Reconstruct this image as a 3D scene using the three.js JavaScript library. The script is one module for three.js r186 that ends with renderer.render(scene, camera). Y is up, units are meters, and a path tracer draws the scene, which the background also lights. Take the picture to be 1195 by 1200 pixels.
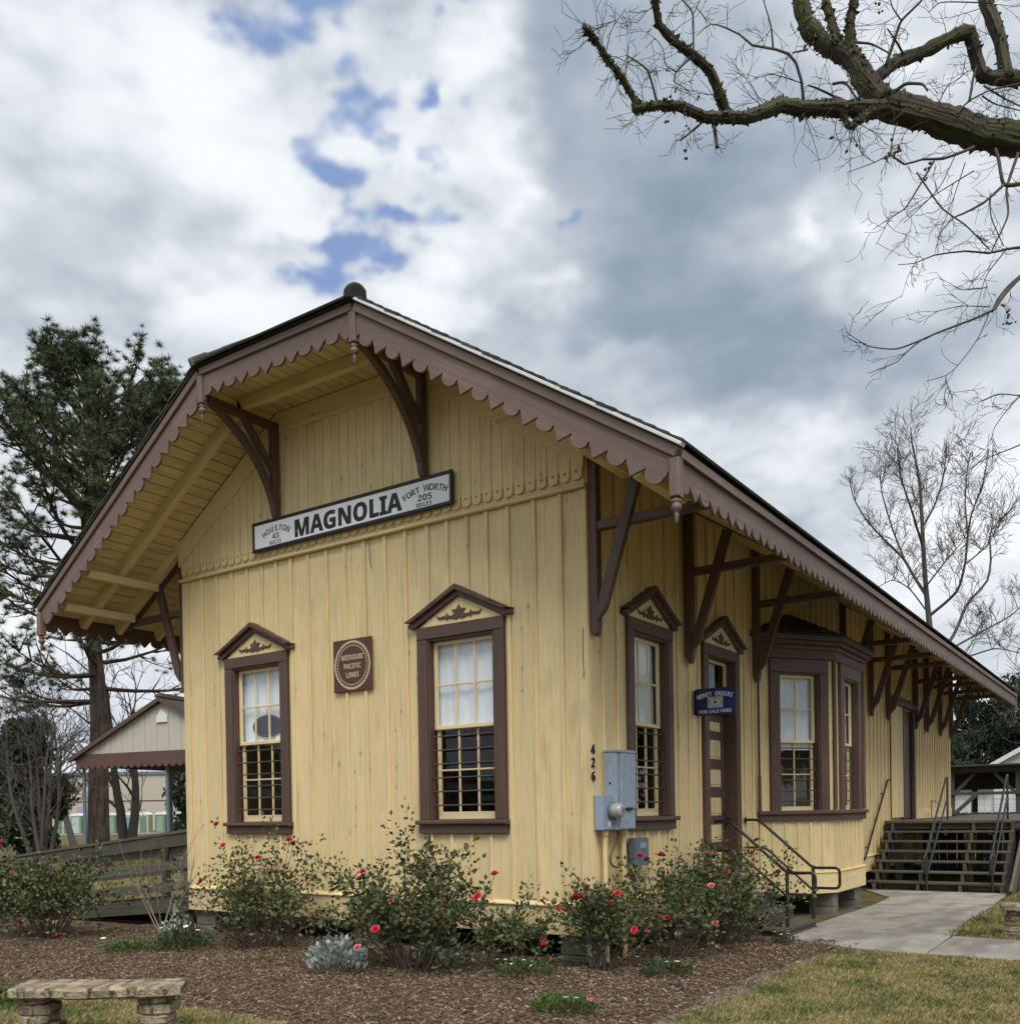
import * as THREE from 'three';
import { mergeGeometries } from 'three/addons/utils/BufferGeometryUtils.js';
import { ImprovedNoise } from 'three/addons/math/ImprovedNoise.js';
import { FontLoader } from 'three/addons/loaders/FontLoader.js';
import { TextGeometry } from 'three/addons/geometries/TextGeometry.js';

// ---------------------------------------------------------------- camera, sky, sun, exposure
const scene = new THREE.Scene();
const FULL_W = 1196.94, FULL_H = 1926.6, FOCAL = 1113.49;
const camera = new THREE.PerspectiveCamera(2 * Math.atan(FULL_H / 2 / FOCAL) * 180 / Math.PI, FULL_W / FULL_H, 0.1, 2000);
camera.setViewOffset(FULL_W, FULL_H, 0, 0, 1195, 1200);
{
  const yaw = 0.60105, pitch = -0.01035, roll = -0.01686;
  const c = Math.cos(yaw), s = Math.sin(yaw), cp = Math.cos(pitch), sp = Math.sin(pitch), cr = Math.cos(roll), sr = Math.sin(roll);
  const fw = new THREE.Vector3(-s * cp, sp, -c * cp), up = new THREE.Vector3(s * sp, cp, c * sp), rt = new THREE.Vector3(c, 0, -s);
  const R = rt.clone().multiplyScalar(cr).addScaledVector(up, sr), U = up.clone().multiplyScalar(cr).addScaledVector(rt, -sr);
  camera.quaternion.setFromRotationMatrix(new THREE.Matrix4().makeBasis(R, U, fw.clone().negate()));
  camera.position.set(4.774, 1.5, 8.379);
}
const renderer = new THREE.WebGLRenderer({ antialias: true });
renderer.toneMapping = THREE.LinearToneMapping;
renderer.toneMappingExposure = 1.96;
renderer.shadowMap.enabled = true;

const SUN_DIR = new THREE.Vector3(0.40, 0.82, 0.46).normalize();
const sun = new THREE.DirectionalLight(new THREE.Color(1.0, 0.95, 0.87), 1.5);
sun.position.copy(SUN_DIR).multiplyScalar(60);
sun.castShadow = true;
sun.shadow.radius = 70;
sun.shadow.mapSize.set(2048, 2048);
Object.assign(sun.shadow.camera, { left: -40, right: 40, top: 40, bottom: -40, near: 1, far: 160 });
scene.add(sun); scene.add(sun.target);

// seeded random numbers and noise
function RNG(seed) { let a = seed >>> 0; return () => { a = (a + 0x6D2B79F5) >>> 0; let t = Math.imul(a ^ (a >>> 15), 1 | a); t = (t + Math.imul(t ^ (t >>> 7), 61 | t)) ^ t; return ((t ^ (t >>> 14)) >>> 0) / 4294967296; }; }
const perlin = new ImprovedNoise();
const lerp = (a, b, t) => a + (b - a) * t, clamp = (v, a = 0, b = 1) => Math.min(b, Math.max(a, v));
const smooth = (a, b, v) => { const t = clamp((v - a) / (b - a)); return t * t * (3 - 2 * t); };
function fbm3(x, y, z, oct) { let s = 0, a = 0.5, f = 1; for (let i = 0; i < oct; i++) { s += a * perlin.noise(x * f + i * 17.3, y * f + i * 5.1, z * f - i * 9.7); a *= 0.5; f *= 2.03; } return s; }

// a cloudy winter sky: layered cumulus and grey stratus with a few blue openings
{
  const SKY = .53, W = 2560, H = 1280, data = new Float32Array(W * H * 4), D = Math.PI / 180;
  // places (azimuth, elevation, spreads, strength) of cloud openings, dark bases and sunlit cloud
  const GAP = [[-50, 40.2, 3.4, 1.6, .9], [-45.5, 41, 1.6, 1.5, .6], [-43.6, 38.6, 1.3, 2.4, .75], [-38.4, 41.2, 3.2, 1.2, .9], [-41, 36.8, 1.4, 1.6, .45], [-44.2, 34, 1.6, 1.9, .9], [-42.2, 35.2, 1.2, 1.2, .6], [-43.6, 31.6, 1.3, 1.6, .5], [-42.8, 30, 1.6, 1.4, .8], [-40.2, 30.5, 1.7, 1.1, .7], [-46.6, 28.6, 2.4, 1.2, .6], [-44, 27.2, 1.8, 1.0, .5], [-38.2, 33, 1.2, 2.2, .3], [-36, 36, 1.5, 1.5, .25], [-27.5, 27.6, 1.0, .7, .4], [-30, 30.5, 1, .8, .3]];
  const DARK = [[-28.5, 39, 6, 4, .55], [-33, 38, 3, 3, .3], [-23.4, 32, 6, 3.6, .5], [-26, 28, 6, 3.8, .5], [-23, 24.5, 7, 3, .42], [-17, 24, 5, 2.6, .35], [-60, 27, 5, 3, .28], [-56, 30, 5, 2, .2], [-16, 33, 7, 2.6, .32], [-31, 34, 2.5, 3, .25], [-12, 24, 6, 3, .25], [-36, 24, 3, 2, .2]];
  const LIT = [[-15, 29.2, 1.3, 1.0, .75], [-12, 28, 4, 2.0, .25], [-49, 33, 3.4, 2.6, .5], [-53, 36.5, 4, 2.5, .5], [-57, 38, 4, 2, .4], [-35.6, 38.8, 2.2, 1.3, .6], [-33.5, 32.5, 1.6, 1.1, .55], [-34.5, 35, 1.6, 1.2, .4], [-10, 13.5, 5, 3, .6], [-5, 16, 6, 4, .4], [-31.5, 28.6, 1.4, .9, .45], [-50, 26.5, 4.5, 1.8, .5], [-38, 27.5, 2.6, 1.3, .5], [-28, 25, 2, 1, .3], [-62, 10, 8, 6, .35], [-18, 20, 5, 2, .3], [-47.5, 30.8, 2.2, 1.0, .4], [-38, 38, 1.5, 1.2, .35]];
  const sumOf = (list, az, el) => { let s = 0; for (const [a, e, sa, se, k] of list) { const da = (az - a) / sa, de = (el - e) / se, q = da * da + de * de; if (q < 9) s += k * Math.exp(-q); } return s; };
  for (let j = H >> 1; j < H; j++) {
    const el = ((j + .5) / H - .5) * Math.PI, ce = Math.cos(el), se = Math.sin(el);
    for (let i = 0; i < W; i++) {
      const u = ((i + .5) / W - .5) * 2 * Math.PI, x = Math.cos(u) * ce, z = Math.sin(u) * ce;
      const y = se * 1.7;
      const w1 = fbm3(x * 3.1 + 4, y * 3.1, z * 3.1, 3), w2 = fbm3(x * 3.1 - 9, y * 3.1 + 3, z * 3.1, 3);
      const az = Math.atan2(x, -z) / D + w1 * 4 + fbm3(x * 14, y * 14, z * 14, 5) * 5.0, e2 = el / D + w2 * 3 + fbm3(x * 14 + 7, y * 14, z * 14, 5) * 3.8;
      const big = fbm3(x * 2.3 + w1 * .6, y * 2.3 + w2 * .6 + 2, z * 2.3 + 1, 5);
      const fine = fbm3(x * 9 + w2, y * 9 + w1, z * 9 + 5, 5);
      const inView = smooth(64, 40, Math.abs(Math.atan2(x, -z) / D + 34));
      const gapNoise = lerp(smooth(.30, .46, big + fine * .35) * .8, 0, inView), wisp = fbm3(x * 22 + w1 * 2, y * 26, z * 22 + w2 * 2, 5);
      const gs = sumOf(GAP, az, e2); let gap = clamp(gapNoise + gs + smooth(.05, .35, gs) * (fine * 1.0 + wisp * 1.9 - .06));
      gap = smooth(.10, 1.05, gap) * smooth(3, 12, el / D);
      const dark = sumOf(DARK, az, e2), lit = sumOf(LIT, az, e2);
      // billowing edges on the bright cumulus, smooth grey stratus where it is dark
      let bill = 0; { let am = .5, fr = 1; for (let q = 0; q < 5; q++) { bill += am * Math.abs(perlin.noise(x * 10 * fr + q * 3.1 + w2, y * 11 * fr, z * 10 * fr - q * 7.7 + w1)); am *= .52; fr *= 2.1; } }
      const puff = smooth(.55, -.1, dark);
      let b = .64 + big * lerp(.65, .22, inView) + fine * lerp(.16, .36, puff) + (bill - .22) * .62 * puff + wisp * .06 + lit * .48 - dark * .50;
      b = clamp(b, .16, 1.08);
      const hz = Math.exp(-el / D / 6);
      b = lerp(b, .80, hz * .55);
      // grey base -> white top
      const t = smooth(.1, 1.05, b);
      const r0 = lerp(.235, .92, t), g0 = lerp(.305, .95, t), b0 = lerp(.395, .985, t);
      const k = (j * W + i) * 4, bl = gap * .86;
      data[k] = lerp(r0, .15, bl) * SKY; data[k + 1] = lerp(g0, .265, bl) * SKY; data[k + 2] = lerp(b0, .56, bl) * SKY; data[k + 3] = 1;
    }
  }
  for (let j = 0; j < H >> 1; j++) for (let i = 0; i < W; i++) { const k = (j * W + i) * 4; data[k] = .09; data[k + 1] = .085; data[k + 2] = .06; data[k + 3] = 1; }
  const sky = new THREE.DataTexture(data, W, H, THREE.RGBAFormat, THREE.FloatType);
  sky.mapping = THREE.EquirectangularReflectionMapping; sky.magFilter = THREE.LinearFilter; sky.minFilter = THREE.LinearFilter; sky.needsUpdate = true;
  scene.background = sky; scene.environment = sky;
}
// ---------------------------------------------------------------- helpers
const V = (x, y, z) => new THREE.Vector3(x, y, z);
const used = {};
function numbered(n) { used[n] = (used[n] ?? -1) + 1; return used[n] ? `${n}_${String(used[n]).padStart(3, '0')}` : n; }
function thing(name, label, category, group) {
  const g = new THREE.Group(); g.name = numbered(name); g.userData = { label, category }; if (group) g.userData.group = group;
  scene.add(g); return g;
}
function structure(o, name) { o.name = numbered(name); o.userData.kind = 'structure'; scene.add(o); return o; }
// children are laid out in world coordinates; this moves the group's own origin to the thing's base
function seat(g, x, y, z) { for (const c of g.children) c.position.sub(V(x, y, z)); g.position.set(x, y, z); return g; }
function part(name, geo, mat, parent, M) {
  const m = new THREE.Mesh(geo, mat); m.name = name; m.castShadow = m.receiveShadow = true; if (M) m.applyMatrix4(M); parent.add(m); return m;
}
function sub(name, parent) { const g = new THREE.Group(); g.name = name; parent.add(g); return g; }
// texture coordinates in metres, the grain along the given axis
function uvm(geo, grain = 'y', ou = 0, ov = 0) {
  const p = geo.attributes.position, n = geo.attributes.normal, uv = new Float32Array(p.count * 2), gi = 'xyz'.indexOf(grain);
  for (let i = 0; i < p.count; i++) {
    const a = [Math.abs(n.getX(i)), Math.abs(n.getY(i)), Math.abs(n.getZ(i))], q = [p.getX(i), p.getY(i), p.getZ(i)];
    const ax = a[0] >= a[1] && a[0] >= a[2] ? 0 : a[1] >= a[2] ? 1 : 2, o = [0, 1, 2].filter(k => k !== ax);
    let u = o[0], v = o[1]; if (u === gi) { u = o[1]; v = o[0]; }
    uv[2 * i] = q[u] + ou; uv[2 * i + 1] = q[v] + ov;
  }
  geo.setAttribute('uv', new THREE.BufferAttribute(uv, 2)); return geo;
}
const uvr = RNG(77);
// box from corner to corner
function bx(x0, x1, y0, y1, z0, z1, grain = 'y') {
  const g = new THREE.BoxGeometry(Math.abs(x1 - x0), Math.abs(y1 - y0), Math.abs(z1 - z0)); g.translate((x0 + x1) / 2, (y0 + y1) / 2, (z0 + z1) / 2);
  return uvm(g.toNonIndexed(), grain, uvr() * 7, uvr() * 7);
}
// box with softened long edges
function rbx(x0, x1, y0, y1, z0, z1, r = .006, grain = 'y') {
  const [w, h, d] = [Math.abs(x1 - x0), Math.abs(y1 - y0), Math.abs(z1 - z0)];
  r = Math.min(r, w * .4, h * .4, d * .4);
  const s = new THREE.Shape(); s.moveTo(-w / 2 + r, -h / 2 + r); s.lineTo(w / 2 - r, -h / 2 + r); s.lineTo(w / 2 - r, h / 2 - r); s.lineTo(-w / 2 + r, h / 2 - r); s.closePath();
  const g = new THREE.ExtrudeGeometry(s, { depth: d - 2 * r, bevelEnabled: true, bevelThickness: r, bevelSize: r, bevelSegments: 1 });
  g.translate((x0 + x1) / 2, (y0 + y1) / 2, (z0 + z1) / 2 - (d - 2 * r) / 2);
  return uvm(g, grain, uvr() * 7, uvr() * 7);
}
function poly(pts, holes) {
  const s = new THREE.Shape(pts.map(p => new THREE.Vector2(p[0], p[1])));
  for (const h of holes ?? []) s.holes.push(new THREE.Path(h.map(p => new THREE.Vector2(p[0], p[1]))));
  return s;
}
function ext(shape, depth, grain = 'y', bevel = 0, curve = 10) {
  const g = new THREE.ExtrudeGeometry(shape, bevel ? { depth: depth - 2 * bevel, bevelEnabled: true, bevelThickness: bevel, bevelSize: bevel, bevelOffset: -bevel, bevelSegments: 1, curveSegments: curve } : { depth, bevelEnabled: false, curveSegments: curve });
  if (bevel) g.translate(0, 0, bevel);
  return uvm(g, grain, uvr() * 7, uvr() * 7);
}
const merge = list => mergeGeometries(list.map(g => g.index ? g.toNonIndexed() : g));
// beam between two points with a rectangular section (w across, h along 'up')
function beam(a, b, w, h, up = V(0, 1, 0)) {
  const d = b.clone().sub(a), L = d.length(); d.normalize();
  const side = new THREE.Vector3().crossVectors(d, up).normalize(), u = new THREE.Vector3().crossVectors(side, d);
  const g = rbx(-w / 2, w / 2, -h / 2, h / 2, -L / 2, L / 2, .005, 'z');
  g.applyMatrix4(new THREE.Matrix4().makeBasis(side, u, d.clone().negate()).setPosition(a.clone().add(b).multiplyScalar(.5)));
  return g;
}
// a slab of the given thickness below a flat polygon of points
function plate(pts, thick, grain = 'z') {
  const n = new THREE.Vector3().crossVectors(pts[1].clone().sub(pts[0]), pts[2].clone().sub(pts[0])).normalize(); if (n.y < 0) n.negate();
  const lo = pts.map(p => p.clone().addScaledVector(n, -thick)), pos = [];
  const tri = (a, b, c) => pos.push(a.x, a.y, a.z, b.x, b.y, b.z, c.x, c.y, c.z);
  const up = new THREE.Vector3().crossVectors(pts[1].clone().sub(pts[0]), pts[2].clone().sub(pts[0])).y > 0;
  for (let i = 1; i < pts.length - 1; i++) { up ? tri(pts[0], pts[i], pts[i + 1]) : tri(pts[0], pts[i + 1], pts[i]); up ? tri(lo[0], lo[i + 1], lo[i]) : tri(lo[0], lo[i], lo[i + 1]); }
  for (let i = 0; i < pts.length; i++) { const j = (i + 1) % pts.length; if (up) { tri(pts[i], lo[i], pts[j]); tri(pts[j], lo[i], lo[j]); } else { tri(pts[i], pts[j], lo[i]); tri(pts[j], lo[j], lo[i]); } }
  const g = new THREE.BufferGeometry(); g.setAttribute('position', new THREE.Float32BufferAttribute(pos, 3)); g.computeVertexNormals();
  return uvm(g, grain, uvr() * 7, uvr() * 7);
}
// a buffer that collects tapering tubes and loose faces
class Buf {
  constructor() { this.p = []; this.i = []; this.uv = []; }
  tube(pts, rads, sides = 5, cap = true) {
    const n = pts.length, base = this.p.length / 3, t = V(), a = V(), b = V(); let prev = null, run = 0;
    for (let k = 0; k < n; k++) {
      t.copy(pts[Math.min(k + 1, n - 1)]).sub(pts[Math.max(k - 1, 0)]).normalize();
      if (!prev) { a.set(Math.abs(t.y) > .9 ? 1 : 0, Math.abs(t.y) > .9 ? 0 : 1, 0).cross(t).normalize(); } else a.copy(prev).addScaledVector(t, -prev.dot(t)).normalize();
      prev = a.clone(); b.crossVectors(t, a); if (k) run += pts[k].distanceTo(pts[k - 1]);
      for (let s = 0; s <= sides; s++) { const w = s / sides * Math.PI * 2, c = Math.cos(w) * rads[k], d = Math.sin(w) * rads[k]; this.p.push(pts[k].x + a.x * c + b.x * d, pts[k].y + a.y * c + b.y * d, pts[k].z + a.z * c + b.z * d); this.uv.push(s / sides * Math.max(.15, 6.28 * rads[0]), run); }
    }
    const st = sides + 1;
    for (let k = 0; k < n - 1; k++) for (let s = 0; s < sides; s++) { const q = base + k * st + s; this.i.push(q, q + 1, q + st, q + 1, q + st + 1, q + st); }
    if (cap) { for (const [k, f] of [[0, 1], [n - 1, 0]]) { const c = this.p.length / 3; this.p.push(pts[k].x, pts[k].y, pts[k].z); this.uv.push(.1, run); for (let s = 0; s < sides; s++) { const q = base + k * st + s; f ? this.i.push(c, q + 1, q) : this.i.push(c, q, q + 1); } } }
  }
  face(...pts) { const b = this.p.length / 3; for (const q of pts) { this.p.push(q.x, q.y, q.z); this.uv.push(q.x, q.y); } for (let k = 1; k < pts.length - 1; k++) this.i.push(b, b + k, b + k + 1); }
  geo() { const g = new THREE.BufferGeometry(); g.setAttribute('position', new THREE.Float32BufferAttribute(this.p, 3)); g.setAttribute('uv', new THREE.Float32BufferAttribute(this.uv, 2)); g.setIndex(this.i); g.computeVertexNormals(); return g; }
}
function curveOf(pts, n, tension = .5) { return new THREE.CatmullRomCurve3(pts, false, 'catmullrom', tension).getPoints(n); }
function rod(pts, r, sides = 8) { const b = new Buf(); b.tube(pts, pts.map(() => r), sides); return b.geo(); }
function bend(pts, rad, n = 5) { // round the corners of a pipe
  const out = [pts[0]];
  for (let i = 1; i < pts.length - 1; i++) {
    const p = pts[i], a = pts[i - 1].clone().sub(p), c = pts[i + 1].clone().sub(p), r = Math.min(rad, a.length() * .45, c.length() * .45); a.setLength(r).add(p); c.setLength(r).add(p);
    for (let k = 0; k <= n; k++) { const t = k / n; out.push(a.clone().multiplyScalar((1 - t) ** 2).addScaledVector(p, 2 * t * (1 - t)).addScaledVector(c, t * t)); }
  }
  out.push(pts[pts.length - 1]); return out;
}
const lathe = (pts, seg = 14) => new THREE.LatheGeometry(pts.map(p => new THREE.Vector2(p[0], p[1])), seg);

// ---------------------------------------------------------------- textures (grain, stains, wear; tileable)
function grid(seed) { const r = RNG(seed), t = new Float32Array(65536); for (let i = 0; i < 65536; i++) t[i] = r(); return t; }
const GR = grid(5);
function vn(x, y, px, py, s) { // value noise, periods px, py
  const xi = Math.floor(x), yi = Math.floor(y), fx = x - xi, fy = y - yi, ux = fx * fx * (3 - 2 * fx), uy = fy * fy * (3 - 2 * fy);
  const h = (a, b) => GR[((((a % px) + px) % px) * 157 + (((b % py) + py) % py) * 911 + s * 3571) & 65535];
  return lerp(lerp(h(xi, yi), h(xi + 1, yi), ux), lerp(h(xi, yi + 1), h(xi + 1, yi + 1), ux), uy);
}
function fb(u, v, fx, fy, oct, s) { let r = 0, a = .5, k = 0; for (let i = 0; i < oct; i++) { r += a * vn(u * fx, v * fy, fx, fy, s + i * 13); k += a; a *= .5; fx *= 2; fy *= 2; } return r / k; }
function tex(w, h, sx, sy, fn, srgb = true) {
  const d = new Uint8Array(w * h * 4);
  for (let j = 0; j < h; j++) for (let i = 0; i < w; i++) { const c = fn(i / w, j / h), k = (j * w + i) * 4; d[k] = clamp(c[0]) * 255; d[k + 1] = clamp(c[1]) * 255; d[k + 2] = clamp(c[2]) * 255; d[k + 3] = 255; }
  const t = new THREE.DataTexture(d, w, h, THREE.RGBAFormat); t.wrapS = t.wrapT = THREE.RepeatWrapping; t.magFilter = THREE.LinearFilter; t.minFilter = THREE.LinearFilter;
  if (srgb) t.colorSpace = THREE.SRGBColorSpace; t.repeat.set(1 / sx, 1 / sy); t.needsUpdate = true; return t;
}
const mixc = (a, b, t) => [lerp(a[0], b[0], t), lerp(a[1], b[1], t), lerp(a[2], b[2], t)];
const mul = (a, k) => [a[0] * k, a[1] * k, a[2] * k];
function paintTex(base, dirt, bare, amount, seed, knots) {
  const kr = RNG(seed + 900), K = knots ? Array.from({ length: 9 }, () => [kr(), kr(), .006 + kr() * .010, .10 + kr() * .22]) : [];
  return tex(512, 1024, 1.6, 3.2, (u, v) => {
    const streak = fb(u, v, 96, 6, 3, seed), fine = fb(u, v, 180, 24, 2, seed + 3), patch = fb(u, v, 6, 5, 4, seed + 5), spot = fb(u, v, 40, 40, 2, seed + 7);
    let c = mul(base, 1 + (streak - .5) * .10 + (fine - .5) * .07 + (patch - .5) * .10);
    c = mixc(c, dirt, amount * smooth(.52, .80, patch * .62 + streak * .38));
    c = mixc(c, bare, amount * .9 * smooth(.79, .87, spot * .6 + streak * .4));
    for (const [ku, kv, kr2, len] of K) { let du = Math.abs(u - ku), dv = Math.abs(v - kv); du = Math.min(du, 1 - du); dv = Math.min(dv, 1 - dv); if (du < .05 && dv < .2) { const e = Math.hypot(du, dv * 1.6) / kr2, f = Math.exp(-((du / (kr2 * .8)) ** 2) - (dv / (len * .35)) ** 2) * (.3 + .7 * fine); c = mixc(c, bare, clamp(.55 * Math.exp(-e * e * 1.2) + .35 * f)); } }
    return c;
  });
}
const grainBump = tex(256, 512, .8, 1.6, (u, v) => { const a = fb(u, v, 64, 5, 3, 21), b = fb(u, v, 90, 90, 2, 33); const k = .6 * a + .4 * b; return [k, k, k]; }, false);
const std = (o) => new THREE.MeshStandardMaterial(o);
const vary = (m, ks) => ks.map(k => { const c = m.clone(); c.color.multiplyScalar(k); return c; });
const M = {};
{
  const yellow = paintTex([.905, .818, .622], [.71, .635, .49], [.58, .51, .40], .62, 3, true);
  M.yellow = std({ map: yellow, bumpMap: grainBump, bumpScale: .0016, roughness: .62 });
  M.yellows = vary(M.yellow, [1, .965, 1.03, .94, .985]);
  const brown = paintTex([.365, .277, .243], [.45, .37, .34], [.49, .43, .39], .5, 9);
  M.brown = std({ map: brown, bumpMap: grainBump, bumpScale: .0014, roughness: .55 });
  M.browns = vary(M.brown, [1, .93, 1.07]);
  const mauve = paintTex([.445, .368, .336], [.54, .46, .435], [.60, .54, .50], .65, 15);
  M.mauve = std({ map: mauve, bumpMap: grainBump, bumpScale: .0016, roughness: .6 });
  const grey = tex(512, 1024, .9, 2.4, (u, v) => {
    const s = fb(u, v, 80, 3, 4, 41), f = fb(u, v, 200, 16, 2, 44), p = fb(u, v, 4, 6, 4, 47), k = smooth(.70, .85, fb(u, v, 120, 4, 2, 52));
    let c = mul([.375, .352, .312], .72 + s * .5 + (f - .5) * .22); c = mixc(c, [.36, .38, .30], smooth(.5, .75, p) * .5); return mixc(c, [.17, .15, .13], k * .6);
  });
  M.wood = std({ map: grey, bumpMap: grainBump, bumpScale: .003, roughness: .85 }); M.woods = vary(M.wood, [1, .84, 1.12, .72]);
  const conc = tex(512, 512, 2.2, 2.2, (u, v) => {
    const p = fb(u, v, 5, 5, 5, 61), f = fb(u, v, 120, 120, 2, 63), st = fb(u, v, 9, 3, 4, 66);
    let c = mul([.640, .625, .590], .86 + p * .22 + (f - .5) * .16); c = mixc(c, [.44, .43, .395], smooth(.44, .74, st) * .55); return mixc(c, [.55, .47, .40], smooth(.6, .8, fb(u, v, 4, 4, 3, 69)) * .5);
  });
  const concB = tex(256, 256, .5, .5, (u, v) => { const k = fb(u, v, 40, 40, 3, 71); return [k, k, k]; }, false);
  M.concrete = std({ map: conc, bumpMap: concB, bumpScale: .004, roughness: .9 }); M.concretes = vary(M.concrete, [1, .9, 1.06]);
  M.block = std({ map: conc, bumpMap: concB, bumpScale: .006, roughness: .95, color: new THREE.Color(.60, .60, .58) });
  const stone = tex(512, 512, .8, .8, (u, v) => {
    const p = fb(u, v, 6, 6, 5, 81), s = fb(u, v, 3, 26, 4, 83), l = fb(u, v, 14, 14, 3, 85);
    let c = mul([.640, .580, .480], .7 + p * .5 + (s - .5) * .3); c = mixc(c, [.40, .36, .30], smooth(.5, .7, l) * .7); return mixc(c, [.25, .22, .19], smooth(.62, .78, fb(u, v, 5, 20, 4, 88)) * .8);
  });
  M.stone = std({ map: stone, bumpMap: concB, bumpScale: .012, roughness: .95 }); M.stones = vary(M.stone, [1, .82, 1.12]);
  const shing = tex(512, 512, 1, 1, (u, v) => { const f = fb(u, v, 200, 200, 2, 91), p = fb(u, v, 8, 8, 4, 93); return mul(mixc([.23, .225, .22], [.30, .31, .25], smooth(.5, .8, p)), .7 + f * .6); });
  M.shingle = std({ map: shing, bumpMap: concB, bumpScale: .004, roughness: .95 }); M.shingles = vary(M.shingle, [1, .82, 1.2]);
  const bark = tex(512, 1024, .6, 1.2, (u, v) => {
    const r = fb(u, v, 22, 5, 4, 101), m = fb(u, v, 7, 7, 4, 104), f = fb(u, v, 90, 40, 2, 107);
    let c = mul([.30, .268, .230], .35 + r * 1.1 + (f - .5) * .3); return mixc(c, [.25, .285, .15], smooth(.46, .64, m) * .85);
  });
  const barkB = tex(256, 512, .6, 1.2, (u, v) => { const k = fb(u, v, 22, 5, 4, 101); return [k, k, k]; }, false);
  M.mossBark = std({ map: bark, bumpMap: barkB, bumpScale: .02, roughness: .95 });
  const pbark = tex(512, 512, 1, 2, (u, v) => { const r = fb(u, v, 14, 6, 4, 111), f = fb(u, v, 60, 30, 3, 113); return mul([.37, .315, .275], .4 + r * .95 + (f - .5) * .35); });
  M.pineBark = std({ map: pbark, bumpMap: barkB, bumpScale: .03, roughness: .95 });
  M.twig = std({ color: new THREE.Color(.075, .062, .052), roughness: .9 });
  M.farTwig = std({ color: new THREE.Color(.085, .072, .066), roughness: .9 });
  M.greyTwig = std({ color: new THREE.Color(.25, .22, .18), roughness: .9 });
  const mulchT = tex(1024, 1024, 1.5, 1.5, (u, v) => {
    const a = fb(u, v, 60, 40, 3, 121), b = fb(u, v, 24, 90, 3, 125), p = fb(u, v, 5, 5, 4, 127);
    let c = mixc([.29, .22, .165], [.58, .475, .36], smooth(.35, .75, a * .5 + b * .5)); return mul(c, .8 + p * .35);
  });
  const mulchB = tex(512, 512, .75, .75, (u, v) => { const k = fb(u, v, 40, 50, 4, 131); return [k, k, k]; }, false);
  M.mulch = std({ map: mulchT, bumpMap: mulchB, bumpScale: .03, roughness: 1 });
  const dirtT = tex(512, 512, 1.2, 1.2, (u, v) => { const p = fb(u, v, 6, 6, 5, 141), f = fb(u, v, 90, 90, 2, 143); return mul(mixc([.47, .435, .380], [.36, .31, .26], smooth(.45, .7, p)), .85 + f * .3); });
  M.dirt = std({ map: dirtT, bumpMap: concB, bumpScale: .01, roughness: 1 });
  const lawnT = tex(1024, 1024, 4, 4, (u, v) => {
    const p = fb(u, v, 7, 7, 5, 151), f = fb(u, v, 150, 150, 3, 153), g = fb(u, v, 30, 30, 3, 155);
    let c = mixc([.46, .405, .255], [.31, .32, .165], smooth(.36, .64, p * .6 + g * .4)); return mul(c, .62 + f * .62);
  });
  M.lawn = std({ map: lawnT, bumpMap: mulchB, bumpScale: .02, roughness: 1 });
  M.glass = new THREE.MeshPhysicalMaterial({ color: 0xffffff, roughness: .02, transmission: 1, thickness: 0, ior: 1.52 });
  M.curtain = std({ color: new THREE.Color(.80, .88, .97), roughness: .95 });
  M.bar = std({ color: new THREE.Color(.11, .085, .08), roughness: .5, metalness: .3 });
  M.rail = std({ color: new THREE.Color(.035, .026, .024), roughness: .42, metalness: .25 });
  M.railGrey = std({ color: new THREE.Color(.05, .05, .056), roughness: .45, metalness: .4 });
  M.black = std({ color: new THREE.Color(.015, .015, .015), roughness: .5 });
  const galv = tex(256, 256, .4, .4, (u, v) => { const p = fb(u, v, 8, 8, 4, 161), f = fb(u, v, 40, 40, 2, 165); return mul([.60, .66, .73], .86 + p * .16 + f * .12); });
  M.galv = std({ map: galv, roughness: .5, metalness: .15 });
  M.galvDark = std({ map: galv, roughness: .55, metalness: .15, color: new THREE.Color(.45, .46, .46) });
  M.white = std({ color: new THREE.Color(.72, .73, .74), roughness: .45 });
  M.pipe = std({ map: yellow, roughness: .5, color: new THREE.Color(1.0, .98, .93) });
  M.rust = std({ color: new THREE.Color(.16, .10, .07), roughness: .6 });
  M.cream = std({ map: yellow, bumpMap: grainBump, bumpScale: .001, roughness: .55, color: new THREE.Color(1.08, 1.10, 1.22) });
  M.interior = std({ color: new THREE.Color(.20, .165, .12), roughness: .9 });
}
const pick = (a, r) => a[Math.floor(r() * a.length)];
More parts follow.
